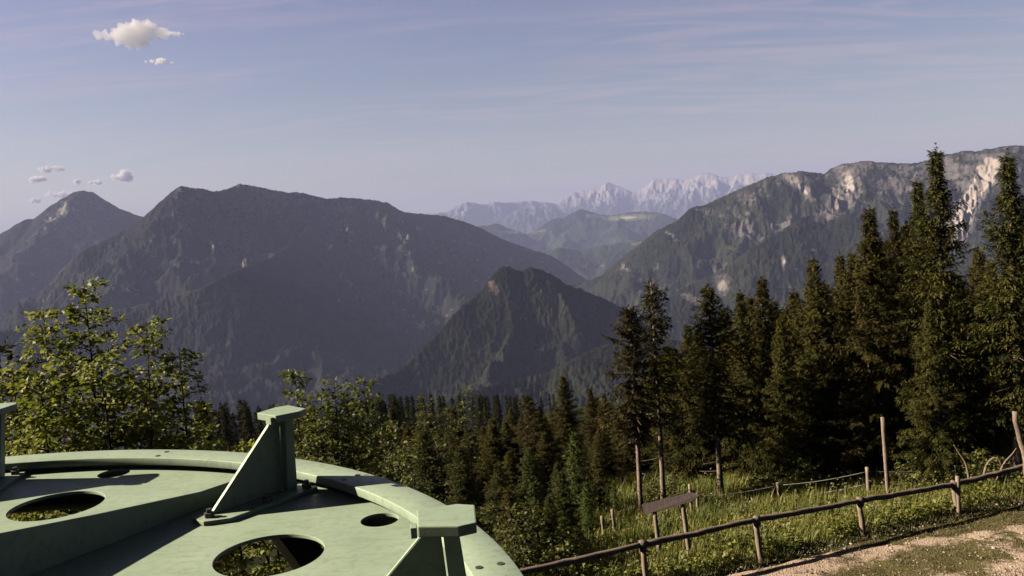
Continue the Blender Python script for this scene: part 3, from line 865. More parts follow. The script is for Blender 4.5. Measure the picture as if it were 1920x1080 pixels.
# under the wheel and round its right side
shrub((-2.3, 5.2, gz(-2.3, 5.2)), 3.6, 2.0, 31, 'leafy bush under the wheel, seen through its left round hole', 'leaf_y')
shrub((-.6, 4.6, gz(-.6, 4.6)), 3.2, 1.5, 32, 'shaded bush under the wheel, seen through its right round hole', 'leaf_g')
shrub((-5.0, 7.5, gz(-5.0, 7.5)), 3.8, 1.8, 33, 'broad bush at the foot of the sunlit maple', 'leaf_y', .11)
for k, (px, d, h, w, lab) in enumerate([
    (900, 19.0, 2.2, 1.1, 'brown-green bush at the wheel\'s right rim'),
    (985, 18.6, 1.5, .9, 'weedy bush low beside the wheel rim and the fence'),
    (1200, 27.0, .9, .8, 'small bush at the foot of the bare reddish trunk'),
    (1400, 26.5, .9, .6, 'pale green bush at the forest edge right of the sign'),
    (1490, 27.0, 1.1, .6, 'pale green bush at the forest edge in the middle of the meadow'),
    (1700, 26.5, .9, .6, 'small sunlit bush below the bushy sunlit spruce'),
    (1830, 26.5, 1.1, .7, 'thin bush at the forest edge near the curved dry branches')]):
    P = at_dist(px, d); shrub(P, h, w, 50 + k, lab, 'leaf_g' if k in (0, 2) else 'leaf_y', .09)

# dead snag, leaning pole, curved dry branches
hx, hy, _ = hdir(1665, 905); P = np.array([hx * 25.2, hy * 25.2, gz(hx * 25.2, hy * 25.2)]); h = height_for(1658, 782, P)
o = obj('dead_snag', post_mesh(h, .058, MAT['bark'], 71, (-.08, 0)), None, P); tag(o, 'broken bare tree stub standing pale before the dark stand', 'tree stub')
P = place(1927, 905) if False else at_dist(1932, 24.5); h = height_for(1903, 774, P)
ac = Acc(); t = np.linspace(0, 1, 12)[:, None]
hx, hy, sl = hdir(1902, 773); dd = 24.5; TP = np.array([hx * dd, hy * dd, ZC + sl * dd]) - P
add_tube(ac, np.array([[0, 0, -.3]]) * (1 - t) + TP[None] * t + .03 * np.random.default_rng(3).standard_normal((12, 3)), np.linspace(.09, .065, 12), 10)
o = obj('leaning_pole', ac.mesh('leaning_pole', MAT['deadwood']), None, P); tag(o, 'pale leaning dead pole with rough bark at the right edge', 'pole')
def curved(pts, d, r, label):
    Q = []
    for x, y in pts:
        hx, hy, sl = hdir(x, y); Q.append(np.array([hx * d, hy * d, ZC + sl * d]))
    Q = np.array(Q); t = np.linspace(0, 1, len(Q)); tt = np.linspace(0, 1, len(Q) * 6)
    S = np.stack([np.interp(tt, t, Q[:, i]) for i in range(3)], 1)
    for _ in range(6): S[1:-1] = (S[:-2] + 2 * S[1:-1] + S[2:]) / 4
    a = Acc(); add_tube(a, S - S[0], r * (1 - .7 * tt), 6); o = obj('dry_branch', a.mesh('dry_branch', MAT['deadwood']), None, S[0]); tag(o, label, 'branch', 'curved dry branches at the forest edge')
curved([(1843, 900), (1850, 870), (1862, 858), (1873, 860), (1877, 872)], 25.0, .04, 'dry branch bent over into a hoop at the forest edge')
curved([(1870, 900), (1882, 868), (1898, 852), (1906, 840)], 25.2, .035, 'dry branch curving up to the right next to the hooped one')
curved([(1818, 905), (1812, 870), (1800, 852), (1788, 834)], 25.0, .035, 'dry branch curving up to the left below the tallest spruce')

# ------------------------------------------------------------------ meadow
def meadow():
    g = np.random.default_rng(77); C = Acc()
    N = 200000
    a = g.uniform(-9, 32, N); s = -.15 + 12.5 * g.random(N) ** 1.25
    x = a / 1.0645 - s * .365 / 1.0645; y = 16.95 + .365 * a / 1.0645 + s / 1.0645
    px, py = project(np.stack([x, y, ground(x, y)], 1))
    keep = (px > 820) & (px < 2050)
    clump = fbm(x * .9, y * .9, 3, 3)
    keep &= g.random(N) < np.clip(.65 + clump, .15, 1)
    edge = fbm(x * 1.1, y * 1.1, 12, 2) * .35
    keep &= s > -.05 + edge
    x, y, s, clump = x[keep], y[keep], s[keep], clump[keep]; n = len(x)
    h = (.16 + .26 * g.random(n) ** 1.6) * (1 + .6 * clump) * smooth01(s, -.6, .8)
    tall = g.random(n) < .02; h[tall] *= 1.5
    w = .010 + .012 * g.random(n); w *= 1 + s * .05
    az = g.uniform(0, 6.28, n); d = np.stack([np.cos(az), np.sin(az), 0 * az], 1); sd = np.stack([-np.sin(az), np.cos(az), 0 * az], 1)
    B = np.stack([x, y, ground(x, y) - .02], 1); ln = g.uniform(.1, .75, n) * h
    M = B + d * (ln * .35)[:, None]; M[:, 2] += h * .6
    T = B + d * ln[:, None]; T[:, 2] += h
    V = np.stack([B - sd * w[:, None] / 2, B + sd * w[:, None] / 2, M + sd * w[:, None] * .4, M - sd * w[:, None] * .4, T], 1).reshape(-1, 3)
    k = np.arange(n)[:, None] * 5
    tint = np.clip(.45 + 1.1 * fbm(x * .45, y * .45, 21, 4) + .25 * g.standard_normal(n), 0, 1.25)
    b = C.n; C.add(V, k + np.array([[0, 1, 2, 3]]), np.repeat(tint, 5)); C.F[3].append(k + np.array([[3, 2, 4]]) + b)
    # broad weed leaves, denser along the fence foot
    m = 26000; a = g.uniform(-9, 32, m); s = .05 + np.abs(g.normal(0, 1.0, m)) * g.choice([.45, 2.6], m)
    x = a / 1.0645 - s * .365 / 1.0645; y = 16.95 + .365 * a / 1.0645 + s / 1.0645
    cl = fbm(x * 1.4, y * 1.4, 33, 2); kp = (cl > -.05) & (s < 11)
    x, y, s = x[kp], y[kp], s[kp]; m = len(x)
    P = np.stack([x, y, ground(x, y) + g.uniform(.03, .40, m)], 1)
    leaves(C, g, P, unit(g.standard_normal((m, 3))), .10, .25 + .3 * g.random(m))
    o = obj('meadow_grass', C.mesh('meadow_grass', MAT['grass'])); tag(o, 'tall green and straw coloured meadow grass with weeds behind the rail fence', kind='stuff')
    # seed heads and small pale flowers
    C = Acc(); n = 5000
    a = g.uniform(-8, 30, n); s = .2 + 9 * g.random(n)
    x = a / 1.0645 - s * .365 / 1.0645; y = 16.95 + .365 * a / 1.0645 + s / 1.0645
    kp = fbm(x * .6, y * .6, 44, 2) > .05; x, y = x[kp], y[kp]; n = len(x)
    h = g.uniform(.3, .62, n); B = np.stack([x, y, ground(x, y) + h], 1)
    for q in range(4):
        dd = unit(g.standard_normal((n, 3)) + np.array([0, 0, .5])); V, Fq = diamonds(B, dd, unit(np.cross(dd, g.standard_normal((n, 3)))), np.full(n, .045), np.full(n, .03)); C.add(V, Fq, g.random())
    o = obj('meadow_flowers', C.mesh('meadow_flowers', MAT['flower'])); tag(o, 'small pale yellow flower and seed heads in the meadow grass', kind='stuff')
    # short turf on the path margin
    C = Acc(); n = 70000; a = g.uniform(-6, 30, n); s = -4.6 * g.random(n) ** 1.3 + .2
    x = a / 1.0645 - s * .365 / 1.0645; y = 16.95 + .365 * a / 1.0645 + s / 1.0645
    sb = np.interp(x, [3, 6, 9, 12, 16], [-.05, -.18, -.75, -1.25, -1.5]); pr = fbm(x * 1.6, y * 1.6, 15, 4) + .6 * smooth01(s, sb - .2, sb + .1) + .30 * np.exp(-((s + 1.95) / .6) ** 2) * smooth01(x, 12.5, 9.0)
    kp = (pr > .12); x, y = x[kp], y[kp]; n = len(x)
    h = g.uniform(.03, .10, n); az = g.uniform(0, 6.28, n); d = np.stack([np.cos(az), np.sin(az), 0 * az], 1); sd = np.stack([-np.sin(az), np.cos(az), 0 * az], 1)
    B = np.stack([x, y, ground(x, y) + .06], 1); T = B + d * (h * .7)[:, None]; T[:, 2] += h
    V = np.stack([B - sd * .008, B + sd * .008, T], 1).reshape(-1, 3); C.add(V, np.arange(n * 3).reshape(n, 3), np.repeat(np.clip(.4 + .3 * g.standard_normal(n), 0, 1), 3))
    o = obj('short_grass', C.mesh('short_grass', MAT['turf'])); tag(o, 'short trodden grass tufts growing in the gravel path', kind='stuff')
def stones():
    g = np.random.default_rng(8); n = 7000
    a = g.uniform(-4, 24, n); s = -.1 - 6.5 * g.random(n)
    x = a / 1.0645 - s * .365 / 1.0645; y = 16.95 + .365 * a / 1.0645 + s / 1.0645
    z = ground(x, y) + .065 + .03 * fbm(x * 1.3, y * 1.3, 8, 3)
    bm = bmesh.new(); bmesh.ops.create_icosphere(bm, subdivisions=1, radius=1); V0 = np.array([v.co for v in bm.verts]); F0 = np.array([[v.index for v in f.verts] for f in bm.faces]); bm.free()
    C = Acc()
    for i in range(n):
        r = .012 + .022 * g.random() ** 3 + (.03 if g.random() < .02 else 0)
        V = V0 * (1 + .25 * g.standard_normal((len(V0), 1))) * r * np.array([g.uniform(.8, 1.3), g.uniform(.8, 1.3), .65])
        C.add(V + np.array([x[i], y[i], z[i]]), F0, g.random())
    o = obj('gravel_stones', C.mesh('gravel_stones', MAT['stone'])); tag(o, 'loose pale stones lying on the gravel path', kind='stuff')
MAT['grass'] = mat_leaf('grass_blades', (.105, .145, .028, 1), (.35, .325, .095, 1), .32)
MAT['turf'] = mat_leaf('turf_blades', (.05, .05, .016, 1), (.15, .13, .045, 1), .2)
MAT['flower'] = mat_leaf('flower_heads', (.28, .25, .12, 1), (.42, .40, .26, 1), .2)
meadow()
MAT['stone'] = mat_leaf('stones', (.22, .165, .13, 1), (.50, .40, .33, 1), .0, spec=.2, rough=.9)
stones()

# ------------------------------------------------------------------ mountains
def crest3d(pts, dist):
    """pts: pixels along a crest; dist: [(px, metres)...] -> points (x,y,z)"""
    dx, dv = zip(*dist) if isinstance(dist, list) else ((0, 1), (dist, dist))
    out = []
    for (x, y) in pts:
        d = float(np.interp(x, dx, dv)); hx, hy, sl = hdir(x, y); out.append((hx * d, hy * d, ZC + sl * d))
    return np.array(out)

def resample(P, step):
    L = np.concatenate([[0], np.cumsum(np.linalg.norm(np.diff(P[:, :2], axis=0), axis=1))]); n = max(2, int(L[-1] / step))
    t = np.linspace(0, L[-1], n); return np.stack([np.interp(t, L, P[:, i]) for i in range(3)], 1)

def spurs(main, g, every, grade, length, sides=(1, -1), sub=True, zmin=-840):
    """branching side ridges falling from a crest; returns list of sample points"""
    out = []; acc = g.uniform(0, every)
    seg = np.linalg.norm(np.diff(main[:, :2], axis=0), axis=1); cum = np.concatenate([[0], np.cumsum(seg)])
    step = max(18.0, every / 14)
    for sd in sides:
        pos = g.uniform(.2, .8) * every
        while pos < cum[-1]:
            k = min(int(np.searchsorted(cum, pos)), len(main) - 2); p = main[k].copy()
            T = main[min(k + 2, len(main) - 1)] - main[max(k - 2, 0)]; a = math.atan2(T[1], T[0]) + sd * (math.pi / 2 + g.normal(0, .28))
            L = length * g.uniform(.6, 1.25); gr = grade * g.uniform(.8, 1.2); s = 0; z = p[2] - 6
            line = []
            while s < L and z > zmin:
                a += g.normal(0, .06); f = gr * (1.25 - .5 * s / L) * (1 + .5 * math.sin(s / every * 5 + k))
                p = p + np.array([math.cos(a) * step, math.sin(a) * step, 0]); z -= f * step; p[2] = z; s += step; line.append(p.copy())
            if len(line) > 3:
                line = np.array(line); out.append(line)
                if sub and len(line) > 8:
                    out += spurs(line, g, every * .62, grade * 1.15, length * .33, (1, -1), False, zmin)
            pos += every * g.uniform(.7, 1.4)
    return out

def mountain(name, label, mains, az, rr, ncol, nrow, slope, mat, seed, sp_every=520, sp_grade=.42, sp_len=1500, sides=(1, -1), conc=700., tail=.45,
             warp=90., rid=(60., 420.), canopy=7., cell=11., rock=None, base=-900.0, rockfn=None, spur_main=None, crag=0.0, jag=.0022, extra=()):
    g = np.random.default_rng(seed)
    a = np.radians(np.linspace(az[0], az[1], ncol)); r = np.linspace(rr[0], rr[1], nrow)
    A, Rr = np.meshgrid(a, r); X = (Rr * np.sin(A)).ravel(); Y = (Rr * np.cos(A)).ravel()
    dmin_ = min(np.hypot(m[:, 0], m[:, 1]).mean() for m in mains)
    M = np.concatenate([resample(m, max(5.0, dmin_ * .0016)) for m in mains]).astype(np.float32)
    ar = np.concatenate([[0], np.cumsum(np.hypot(np.diff(M[:, 0]), np.diff(M[:, 1])))]); M[:, 2] += (jag * dmin_ * (fbm(ar / (dmin_ * .011), ar * 0 + seed, seed + 40, 5, gain=.6))).astype(np.float32)
    sp = []
    for k, m in enumerate(mains):
        if spur_main is None or k in spur_main:
            sp += spurs(resample(m, 60), g, sp_every, sp_grade, sp_len, sides)
    for q in extra:
        q = resample(q, 12); t_ = np.arange(len(q)) * 12.0; w_ = np.minimum(1, t_ / 120)
        q[:, 0] += w_ * 45 * fbm(t_ / 130, t_ * 0 + 7, seed + 60, 3); q[:, 2] += -w_ * 30 + w_ * 30 * fbm(t_ / 90, t_ * 0 + 3, seed + 61, 3)
        sp.append(q); sp += spurs(resample(q, 40), g, 130, sp_grade * 1.1, 420, (1, -1), False)
    sp = [resample(q, max(sp_every / 34.0, 9.0)) for q in sp]
    S = np.concatenate(sp).astype(np.float32) if sp else np.zeros((0, 3), np.float32)
    wx = fbm(X / 380, Y / 380, seed + 1, 3); wy = fbm(X / 380, Y / 380, seed + 2, 3)
    prof = lambda d, sl: np.where(d < conc, sl * d - sl * (1 - tail) * d * d / (2 * conc), sl * conc * (1 + tail) / 2 + sl * tail * (d - conc))
    def hull(x, y, Q, sl):
        out = np.empty(len(x), np.float32); dm_ = np.empty(len(x), np.float32); CH = max(500, int(4e6 / len(Q)))
        x = x.astype(np.float32); y = y.astype(np.float32)
        for i in range(0, len(x), CH):
            d = np.sqrt((x[i:i + CH, None] - Q[None, :, 0]) ** 2 + (y[i:i + CH, None] - Q[None, :, 1]) ** 2)
            dm_[i:i + CH] = d.min(1); out[i:i + CH] = (Q[None, :, 2] - prof(d, np.float32(sl))).max(1)
        return out, dm_
    c = 3
    Mc = M[::6]
    _, dm = hull(X.reshape(nrow, ncol)[::c, ::c].ravel(), Y.reshape(nrow, ncol)[::c, ::c].ravel(), Mc, slope)
    ri = np.linspace(0, 1, nrow) * (nrow - 1) / c; ci = np.linspace(0, 1, ncol) * (ncol - 1) / c
    def up(Z, cc):
        nr, nc = Z.shape
        r0 = np.clip(np.arange(nrow) / cc, 0, nr - 1); c0 = np.clip(np.arange(ncol) / cc, 0, nc - 1)
        i0 = np.minimum(r0.astype(int), nr - 2); j0 = np.minimum(c0.astype(int), nc - 2); fr = (r0 - i0)[:, None]; fc = (c0 - j0)[None]
        return (Z[i0][:, j0] * (1 - fr) * (1 - fc) + Z[i0 + 1][:, j0] * fr * (1 - fc) + Z[i0][:, j0 + 1] * (1 - fr) * fc + Z[i0 + 1][:, j0 + 1] * fr * fc)
    dm = up(dm.reshape(len(range(0, nrow, c)), len(range(0, ncol, c))), c).ravel()
    wa = warp * np.clip(dm / 450, .04, 1); X2 = X + wa * wx; Y2 = Y + wa * wy
    h, dm = hull(X2, Y2, M, slope)
    if len(S):
        cc = 2; sx = X2.reshape(nrow, ncol)[::cc, ::cc]; hs_, _ = hull(sx.ravel(), Y2.reshape(nrow, ncol)[::cc, ::cc].ravel(), S, slope * 1.12)
        h = np.maximum(h, up(hs_.reshape(sx.shape), cc).ravel())
    h = h.astype(float); dm = dm.astype(float); n = len(X)
    f = np.clip(dm / 350, 0, 1)
    h = h - rid[0] * f * (1 - ridged(X / rid[1], Y / rid[1], seed + 5, 4)) + rid[0] * .35 * f * fbm(X / 120, Y / 120, seed + 9, 3)
    shape = (nrow, ncol); hs = h.reshape(shape)
    # steepness
    dr = (r[-1] - r[0]) / (nrow - 1)
    gr_ = np.gradient(hs, dr, axis=0); ga = np.gradient(hs, axis=1) / (Rr * (a[1] - a[0]))
    steep = np.hypot(gr_, ga).ravel()
    px, py = project(np.stack([X, Y, h], 1))
    rk = rockfn(X, Y, h, steep, px, py, dm) if rockfn else np.zeros(n)
    rk = np.clip(rk, 0, 1)
    md = np.zeros(n)
    # crags and tree canopy relief
    tree = (1 - rk)
    h = h + canopy * tree * np.clip(dm / 60 + .22, 0, 1) * (.8 * perlin((X * .83 + Y * .56) / cell, (Y * .83 - X * .56) / cell, seed + 20) + .6 * perlin(X / (cell * 2.7), Y / (cell * 2.7), seed + 21) + .35 * perlin(X / (cell * .55), Y / (cell * .55), seed + 24))
    if crag: h = h + crag * rk * f * (ridged(X / 55, Y / 55, seed + 23, 3) - .55)
    h = np.maximum(h, base)
    V = np.stack([X, Y, h], 1)
    i = np.arange(nrow - 1)[:, None] * ncol; j = np.arange(ncol - 1)[None]
    Fq = np.stack([i + j, i + j + 1, i + ncol + j + 1, i + ncol + j], -1).reshape(-1, 4)
    keep = (V[Fq, 2].max(1) > base + .5); Fq = Fq[keep]
    used = np.zeros(n, bool); used[Fq.ravel()] = True; remap = np.cumsum(used) - 1
    me = mesh_np(name, V[used], [remap[Fq]], mat, True, {'rock': ('POINT', rk[used])})
    o = obj(name, me); tag(o, label, kind='structure'); return o

def mat_mountain(name, f1, f2, r1, r2, fs=.012, meadow=None):
    m, nt = new_mat(name); T = NT(nt); c = T.coord('Object')
    n1 = T.noise(c, fs * .25, 5, .6); n2 = T.noise(c, fs * 4, 4, .65); n3 = T.noise(c, fs * 1.5, 9, .80)
    forest = T.mix(T.mapr(n2, .3, .72), f1, f2)
    vo = T.n('ShaderNodeTexVoronoi'); T.set(vo, 'Vector', c); vo.inputs['Scale'].default_value = fs * 5.5
    forest = T.mix(T.mapr(vo.outputs['Distance'], .25, .75, 0, .75), forest, tuple(x * .35 for x in f1[:3]) + (1,))
    forest = T.mix(T.mapr(n1, .42, .66, 0, .9), forest, tuple(x * 1.5 for x in f2[:3]) + (1,))
    mp = T.n('ShaderNodeMapping'); T.set(mp, 'Vector', c); mp.inputs['Scale'].default_value = (1, 1, 2.6)
    st = T.noise(mp.outputs[0], fs * 1.6, 6, .72, .4)
    rk = T.attr('rock')
    rock = T.mix(T.math('MULTIPLY', T.mapr(st, .30, .68), T.mapr(rk, .35, .95, .42, 1.0)), r1, r2)
    rock = T.mix(T.mapr(rk, .90, 1.0), rock, (.40, .355, .32, 1))
    mask = T.mapr(T.math('ADD', rk, T.math('MULTIPLY', T.math('SUBTRACT', n3, .5), 2.3)), .48, .58)
    col = T.mix(mask, forest, rock)
    T.out(principled(T, col, .95, T.math('ADD', n2, T.math('MULTIPLY', st, 1.0)), 1.0, 9.0, .05)); return m

def blobs(px, py, L):
    v = np.zeros_like(px)
    for (x, y, rx, ry, rot, s) in L:
        c, q = math.cos(R(rot)), math.sin(R(rot)); dx = px - x; dy = py - y
        u = (c * dx + q * dy) / rx; w = (-q * dx + c * dy) / ry
        v += 1.3 * s * np.exp(-(u * u + w * w))
    return v

MM = dict(
    far=mat_mountain('far_rock', (.035, .045, .03, 1), (.06, .07, .045, 1), (.08, .085, .10, 1), (.43, .42, .42, 1), .0035),
    mid=mat_mountain('wooded_hill', (.014, .022, .013, 1), (.03, .042, .022, 1), (.10, .12, .06, 1), (.16, .18, .09, 1), .008),
    left=mat_mountain('left_massif', (.011, .014, .012, 1), (.024, .027, .020, 1), (.17, .15, .13, 1), (.36, .32, .28, 1), .008),
    right=mat_mountain('right_massif', (.009, .013, .009, 1), (.026, .030, .017, 1), (.060, .057, .058, 1), (.205, .19, .185, 1), .010),
    cone=mat_mountain('wooded_peak', (.009, .012, .009, 1), (.022, .025, .014, 1), (.10, .072, .06, 1), (.30, .24, .205, 1), .014),
)

# 1 far limestone range
C1 = [(700, 405), (790, 402), (813, 399), (835, 397), (875, 376), (893, 381), (915, 381), (926, 377), (951, 379), (973, 377), (999, 375), (1028, 379), (1046, 381), (1057, 372), (1072, 361), (1090, 357), (1123, 350), (1139, 340), (1159, 348), (1185, 359), (1203, 354), (1225, 336), (1254, 333), (1287, 337), (1305, 328), (1325, 321), (1349, 330), (1367, 331), (1392, 326), (1407, 323), (1433, 325), (1446, 325), (1500, 335), (1560, 345), (1640, 360)]
C1b = [(900, 425), (940, 408), (985, 384), (1010, 383), (1040, 388), (1075, 405), (1110, 420)]
mountain('mountain_range', 'pale sunlit limestone range with jagged summits far away on the skyline', [crest3d(C1, [(700, 27000), (1100, 29000), (1640, 27000)]), crest3d(C1b, 24500)],
         (-9.5, 19.5), (20500, 33000), 620, 300, .95, MM['far'], 101, sp_every=1300, sp_grade=.55, sp_len=3600, conc=2600, tail=.4, warp=300, rid=(380, 1500), canopy=0, base=-900,
         rockfn=lambda X, Y, h, st, px, py, dm: .20 + .62 * smooth01(h, 150, 850) + .25 * smooth01(st, .5, 1.0) - .1, crag=120)
# 2 wooded plateau hills
C2 = [(800, 438), (870, 430), (904, 423), (933, 418), (955, 432), (984, 438), (1005, 434), (1022, 424), (1039, 408), (1061, 410), (1077, 398), (1090, 391), (1105, 395), (1119, 400), (1145, 403), (1175, 398), (1210, 396), (1243, 399), (1276, 416), (1330, 420), (1400, 430)]
mountain('wooded_hill', 'hazy blue wooded plateau with pale pastures on top below the far range', [crest3d(C2, [(800, 13500), (1100, 15000), (1400, 14000)])],
         (-7, 17), (9800, 17500), 420, 240, .50, MM['mid'], 102, sp_every=1200, sp_grade=.2, sp_len=3000, conc=2200, tail=.5, warp=200, rid=(110, 900), canopy=14, cell=30,
         rockfn=lambda X, Y, h, st, px, py, dm: blobs(px, py, [(1180, 408, 60, 7, -3, .8), (1110, 404, 18, 5, 0, .5), (965, 436, 40, 4, 2, .7), (1290, 422, 30, 6, 0, .5), (1020, 433, 22, 4, 0, .5)]))
C2b = [(940, 480), (1000, 474), (1032, 469), (1046, 464), (1090, 469), (1130, 460), (1199, 450), (1217, 447), (1280, 445), (1360, 450)]
mountain('wooded_hill', 'dark hazy wooded hill closing the valley between the two big massifs', [crest3d(C2b, 10200)],
         (-3, 16), (7200, 11500), 360, 220, .55, MM['mid'], 103, sp_every=700, sp_grade=.25, sp_len=2200, conc=1500, tail=.5, warp=130, rid=(90, 600), canopy=12, cell=24,
         rockfn=lambda X, Y, h, st, px, py, dm: blobs(px, py, [(1200, 456, 20, 4, -8, .7), (1130, 500, 12, 10, 0, .35), (1060, 480, 30, 3, 0, .4)]))
# 3 left massif
C3a = [(-90, 470), (-30, 450), (13, 431), (44, 411), (76, 408), (98, 384), (120, 369), (147, 356), (173, 359), (191, 371), (222, 389), (249, 399), (271, 408), (330, 425), (420, 440)]
rk3 = lambda X, Y, h, st, px, py, dm: -.12 + .42 * smooth01(st, .75, 1.25) + .35 * smooth01(h, 100, 480) + blobs(px, py, [(480, 370, 60, 22, 10, .3), (450, 470, 24, 45, 10, .3), (640, 410, 30, 40, 0, .2), (130, 440, 14, 30, 20, .25), (760, 450, 30, 14, 50, .2)])
mountain('mountain', 'rounded hazy peak behind the left shoulder of the long left massif', [crest3d(C3a, [(-90, 8600), (150, 8800), (420, 8400)])],
         (-36, -17), (5200, 9800), 560, 260, .80, MM['left'], 104, sp_every=650, sp_grade=.5, sp_len=2200, conc=1500, tail=.5, warp=120, rid=(110, 560), canopy=7, cell=16, rockfn=rk3, crag=25)
C3 = [(150, 470), (200, 448), (240, 428), (262, 414), (271, 408), (284, 393), (307, 376), (324, 358), (338, 348), (378, 353), (400, 358), (427, 353), (449, 344), (476, 347), (491, 351), (540, 360), (560, 359), (613, 372), (637, 369), (670, 371), (699, 374), (727, 380), (749, 393), (764, 398), (800, 401), (833, 404), (874, 416), (902, 427), (931, 442), (959, 454), (996, 467), (1033, 479), (1057, 493), (1078, 510), (1084, 522), (1090, 545), (1100, 575)]
mountain('mountain', 'long dark massif in blue haze filling the left half, crest falling to the right', [crest3d(C3, [(150, 5600), (340, 5700), (560, 6300), (900, 7300), (1100, 7600)])],
         (-31, 7), (2700, 8600), 1000, 480, .86, MM['left'], 105, sp_every=480, sp_grade=.42, sp_len=2400, conc=1500, tail=.5, warp=150, rid=(175, 360), canopy=13, cell=19, rockfn=rk3, crag=25)
C3c = [(-80, 625), (60, 612), (178, 588), (249, 574), (329, 553), (378, 538), (420, 514), (444, 506), (505, 484), (555, 450), (590, 412)]
mountain('mountain', 'wooded foothill ridge in front of the long left massif', [crest3d(C3c, [(-80, 4200), (400, 4200), (444, 4350), (505, 4900), (590, 5900)])],
         (-36, -3), (1900, 6000), 700, 400, .80, MM['left'], 106, sp_every=430, sp_grade=.45, sp_len=1500, conc=900, tail=.55, warp=90, rid=(70, 250), canopy=12, cell=15,
         rockfn=lambda X, Y, h, st, px, py, dm: -.25 + .45 * smooth01(st, .9, 1.4))
# 4 right massif
C4 = [(1010, 575), (1050, 552), (1100, 527), (1126, 516), (1164, 486), (1194, 461), (1228, 433), (1279, 409), (1292, 389), (1305, 387), (1326, 382), (1356, 367), (1399, 348), (1442, 330), (1472, 323), (1501, 320), (1531, 323), (1548, 324), (1561, 313), (1583, 306), (1621, 301), (1668, 304), (1706, 306), (1741, 298), (1775, 288), (1805, 282), (1830, 282), (1869, 275), (1890, 272), (1925, 272), (1990, 275), (2060, 292), (2150, 320)]
B4 = [(1690, 350, 30, 40, 20, .25), (1850, 320, 22, 30, 25, .6), (1820, 375, 14, 70, 36, 1.2), (1800, 430, 16, 40, 30, .9), (1790, 330, 30, 30, 0, .25), (1590, 350, 24, 36, 15, .55), (1570, 380, 12, 14, 0, .5), (1500, 345, 8, 34, -38, .6), (1478, 335, 6, 24, -42, .5),
      (1400, 375, 30, 18, 0, .35), (1320, 395, 18, 14, 20, .25), (1545, 405, 30, 14, 0, .5), (1465, 425, 30, 14, 0, .45), (1395, 430, 26, 18, 30, .5), (1360, 400, 30, 10, 0, .25), (1355, 535, 18, 26, 10, .75), (1300, 560, 30, 10, 20, .45), (1470, 490, 7, 14, 0, .8), (1525, 470, 10, 8, 0, .4), (1170, 500, 30, 5, 40, .4), (1255, 440, 24, 5, 38, .35), (1235, 545, 20, 8, 0, .2)]
mountain('mountain', 'rocky right massif with pale scree gullies behind the tall spruces', [crest3d(C4, [(1010, 5700), (1292, 5300), (1560, 5600), (2150, 5500)])],
         (2, 37), (2500, 6900), 960, 460, .92, MM['right'], 107, sp_every=270, sp_grade=.52, sp_len=1900, conc=1200, tail=.5, warp=90, rid=(140, 240), canopy=13, cell=17, crag=70,
         rockfn=lambda X, Y, h, st, px, py, dm: -.05 + .34 * smooth01(st, .75, 1.3) + .38 * smooth01(h, -60, 260) * smooth01(px, 1230, 1450) + blobs(px, py, B4))
C4b = [(1150, 620), (1200, 590), (1250, 559), (1292, 533), (1356, 505), (1400, 470), (1450, 440), (1500, 408), (1550, 398), (1591, 403), (1620, 420), (1680, 470), (1760, 530), (1850, 600)]
mountain('mountain', 'lower craggy spur with pale cliffs in front of the right massif', [crest3d(C4b, [(1150, 3900), (1356, 4100), (1550, 4400), (1850, 3800)])],
         (6, 33), (2100, 5000), 760, 330, .90, MM['right'], 108, sp_every=230, sp_grade=.55, sp_len=1200, conc=800, tail=.55, warp=70, rid=(75, 190), canopy=13, cell=15, crag=40,
         rockfn=lambda X, Y, h, st, px, py, dm: 0 + .36 * smooth01(st, .85, 1.35) + blobs(px, py, B4))
# 5 small steep peak in the middle
C5 = [(600, 770), (650, 742), (695, 714), (726, 701), (747, 696), (772, 673), (802, 641), (833, 611), (863, 575), (891, 557), (909, 534), (924, 514), (943, 497), (961, 502), (980, 507), (995, 499), (1016, 505), (1044, 519), (1062, 532), (1093, 543), (1132, 559), (1169, 577), (1215, 610), (1270, 660)]
B5 = [(928, 540, 12, 24, -35, .7), (960, 575, 14, 12, 30, .5), (985, 600, 12, 16, -20, .6), (955, 520, 4, 20, 0, .5), (835, 640, 18, 7, -30, .35), (890, 660, 20, 6, -30, .4), (905, 545, 12, 14, -40, .4)]
mountain('mountain', 'small steep wooded peak with a reddish cliff in the middle of the valley', [crest3d(C5, [(600, 2500), (943, 3000), (1270, 3100)])],
         (-15, 13), (1500, 3700), 760, 380, 1.15, MM['cone'], 109, sp_every=240, sp_grade=.6, sp_len=900, conc=520, tail=.42, warp=60, rid=(50, 150), canopy=11, cell=12, crag=30, jag=.004, extra=[np.concatenate([crest3d([p_], d_) for p_, d_ in (((950, 520), 2960), ((962, 575), 2830), ((950, 615), 2730), ((925, 650), 2600), ((905, 690), 2430), ((862, 735), 2230))]), np.concatenate([crest3d([p_], d_) for p_, d_ in (((1030, 545), 3000), ((1052, 590), 2860), ((1050, 632), 2720), ((1085, 668), 2560))])],
         rockfn=lambda X, Y, h, st, px, py, dm: -.12 + .3 * smooth01(st, 1.1, 1.6) + blobs(px, py, B5))
C6 = [(780, 780), (850, 745), (894, 728), (946, 714), (986, 708), (1031, 696), (1077, 669), (1123, 648), (1154, 640), (1220, 630), (1300, 640)]
mountain('wooded_hill', 'low wooded ridge just beyond the middle forest, below the small peak', [crest3d(C6, [(780, 1900), (1000, 2100), (1300, 2200)])],
         (-9, 14), (1150, 2600), 560, 240, .75, MM['cone'], 110, sp_every=220, sp_grade=.4, sp_len=700, conc=420, tail=.55, warp=45, rid=(35, 140), canopy=10, cell=11, rockfn=None)

